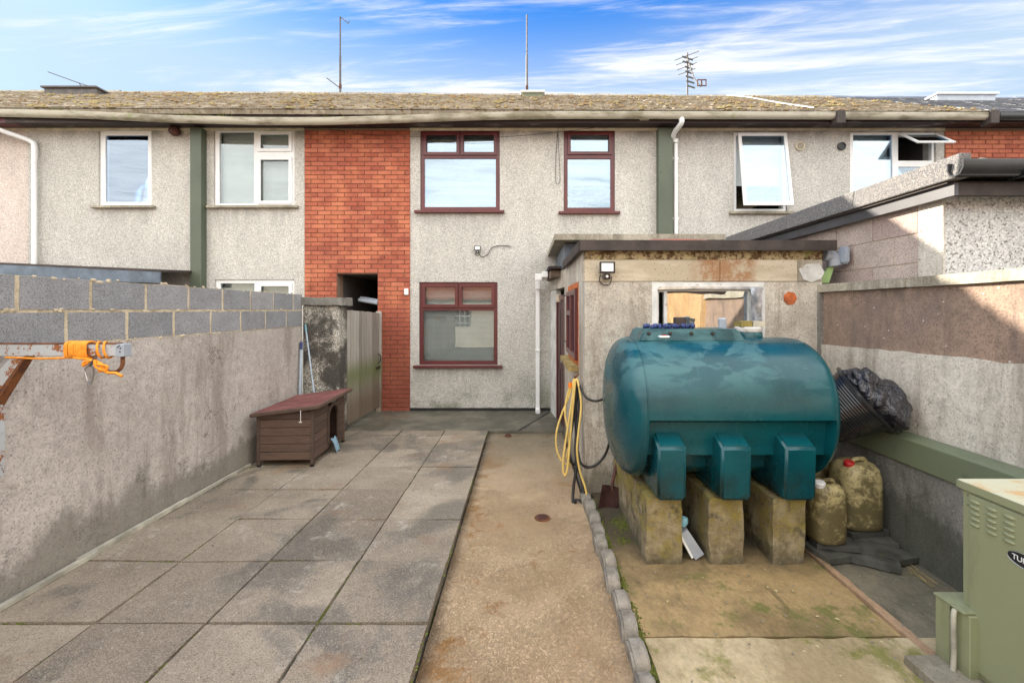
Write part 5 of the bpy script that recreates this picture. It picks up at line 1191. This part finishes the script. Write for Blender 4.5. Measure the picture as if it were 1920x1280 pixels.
# ------------------------------------------------------------------ boiler cabinet
t = thing('boiler_cabinet', 'pale green metal boiler cabinet with louvres at the right edge', 'boiler', (2.3, 1.7, .05))
bx = 2.02
bm = BM(); box(bm, bx, 2.60, 1.42, 2.07, .05, .865); obj('body', bm, 'boiler', t, bev=.004)
bm = BM(); prism(bm, [(bx-.012, 1.40, .872), (bx-.012, 2.085, .872), (bx-.012, 2.085, .905), (bx-.012, 1.40, .905)], (.63, 0, 0)); obj('lid', bm, 'boiler_top', t, bev=.004)
bm = BM(); box(bm, bx-.014, bx-.0125, 1.40, 2.085, .868, .902); obj('lid_flange', bm, 'boiler', t)
bm = BM(); box(bm, bx-.010, bx-.0005, 1.44, 2.03, .08, .855); dp = obj('side_panel', bm, 'boiler', t, bev=.003)
lv = BM(); q_ = []
nseg = 8
def louvre(bm, y, z):
    for i in range(nseg):
        a0 = math.pi*i/nseg-math.pi/2; a1 = math.pi*(i+1)/nseg-math.pi/2
    ring = []
    for i in range(9):
        f = i/8; w = .0225*math.sin(math.pi*(f*.9+.05))**.35
        ring.append(f)
    lathe(bm, [(.0015, -.023), (.006, -.019), (.008, -.008), (.008, .008), (.006, .019), (.0015, .023)], (bx-.0105, y, z), (0, 1, 0), 10)
for c_, (yv, zt) in enumerate(((2.003, .835), (1.932, .835), (1.861, .835))):
    for k in range(5):
        bm = BM(); louvre(bm, yv, zt-.006-.0255*k); obj('louvre', bm, 'boiler', dp, smooth=50)
for z in (.845, .80):
    bm = BM(); lathe(bm, [(.004, 0), (.003, .003)], (bx-.0005, 2.045, z), (-1, 0, 0), 8); obj('screw', bm, 'steel', t)
bm = BM(); bmesh.ops.create_circle(bm, cap_ends=True, segments=40, radius=1)
for v in bm.verts: v.co = Vector((bx-.0115, 1.797+v.co.x*.070, .676+v.co.y*.029))
ext = bmesh.ops.extrude_face_region(bm, geom=bm.faces[:])
for e in ext['geom']:
    if isinstance(e, bmesh.types.BMVert): e.co.x += .0015
bd = obj('badge', bm, 'black_plastic', dp)
bm = BM(); pts = [(bx-.0125, 1.797+.070*math.cos(a), .676+.029*math.sin(a)) for a in [2*math.pi*i/40 for i in range(41)]]; tube(bm, pts, .0012, 5); obj('badge_rim', bm, 'silver_rim', dp)
cu = bpy.data.curves.new('lettering', 'FONT'); cu.body = 'TURCO'; cu.size = .031; cu.align_x = 'CENTER'; cu.align_y = 'CENTER'; cu.extrude = .0006; cu.space_character = .95
to = bpy.data.objects.new('tmp', cu); C.objects.link(to); dg = bpy.context.evaluated_depsgraph_get(); me = bpy.data.meshes.new_from_object(to.evaluated_get(dg)); bpy.data.objects.remove(to)
me.name = 'lettering'; me.materials.clear(); me.materials.append(M['upvc'])
me.transform(Matrix.Translation((bx-.0122, 1.797, .676)) @ Matrix.Rotation(R(-90), 4, 'Z') @ Matrix.Rotation(R(90), 4, 'X'))
lo = bpy.data.objects.new('lettering', me); C.objects.link(lo); lo.parent = dp; lo.matrix_parent_inverse = dp.matrix_basis.inverted()
t2 = thing('pipe_cover_box', 'low green metal box beside the boiler cabinet corner', 'metal box', (2.0, 2.1, 0))
bm = BM(); box(bm, 1.962, 2.10, 2.075, 2.145, .0, .325); box(bm, 1.975, 2.10, 1.99, 2.074, .0, .325); obj('body', bm, 'boiler', t2, bev=.003)
bm = BM(); box(bm, 1.957, 2.10, 2.0, 2.150, .327, .337); obj('lid', bm, 'boiler', t2, bev=.002)
bm = BM(); prism(bm, [(2.015, 1.985, .338), (2.05, 1.985, .338), (2.05, 1.985, .26), (2.03, 1.985, .25)], (0, .004, 0)); obj('paper_tag', bm, 'pole_blue', t2)
bm = BM(); tube(bm, [(1.950, 2.045, .03), (1.953, 2.042, .12), (1.949, 2.04, .22), (1.952, 2.042, .30), (1.962, 2.045, .322)], .0105, 8, 3); obj('copper_pipe', bm, 'wood_batten', smooth=50, label='taped vertical pipe in front of the low green box', cat='pipe')
bm = BM(); box(bm, 1.80, 2.61, .9, 2.13, -.02, .048); rough(bm, 5, .008, 6); obj('concrete_slab', bm, 'cement_shed', smooth=50, label='rough concrete slab under the boiler cabinet', cat='concrete slab')

# ------------------------------------------------------------------ behind the camera (what the windows and bounce light see)
t = thing('bounce_houses', 'unseen pale houses added behind the photographer to bounce sunlight', 'house', (0, -17, 0))  # unseen row, added so its sunlit walls bounce light into the yard
bm = BM(); gridwall(bm, -24, 22, -.1, 5.2, -15.2, -15, [(x_, x_+1.2, z_, z_+1.2) for x_ in range(-22, 21, 4) for z_ in (1, 3.4)]); obj('wall', bm, 'bounce_house_wall', t)
bm = BM(); box(bm, -24, 22, -22, -15.25, -.1, 5.1); obj('room', bm, 'room', t)
bm = BM(); prism(bm, [(-24.3, -14.8, 5.15), (-24.3, -18.5, 7.0), (-24.3, -22.5, 5.15)], (46.6, 0, 0)); obj('roof', bm, 'tile_red', t)
t = thing('brown_wall', 'tall brown rendered wall continuing the right boundary behind the photographer', 'wall', (2.85, -2, 0))
bm = BM(); box(bm, 2.66, 2.97, -6.05, 1.6, 1.0, 2.75); obj('wall', bm, 'cement_orange', t)
t = thing('garage', 'pale low garage with red tiled roof across the back of the yard', 'garage', (-.5, -6, 0))
bm = BM(); gridwall(bm, -7, 6, -.1, 2.3, -6.3, -6.1, [(-3.9, -2.6, .9, 1.9)]); obj('wall', bm, 'wall_pale', t)
bm = BM(); prism(bm, [(-7.2, -5.9, 2.25), (-7.2, -9.0, 3.6), (-7.2, -12, 2.25), (-7.2, -12, 2.15), (-7.2, -9.0, 3.5), (-7.2, -5.9, 2.15)], (13.4, 0, 0)); obj('roof', bm, 'tile_red', t)
bm = BM(); box(bm, -3.9, -2.6, -6.25, -6.2, .9, 1.9); w = obj('window', bm, 'room', t)
for k in range(6):
    bm = BM(); box(bm, -3.85+k*.24, -3.82+k*.24, -6.09, -6.07, .9, 1.9); obj('bar', bm, 'upvc', w)
for k in range(3):
    bm = BM(); box(bm, -3.9, -2.6, -6.066, -6.05, 1.05+k*.33, 1.08+k*.33); obj('bar', bm, 'upvc', w)
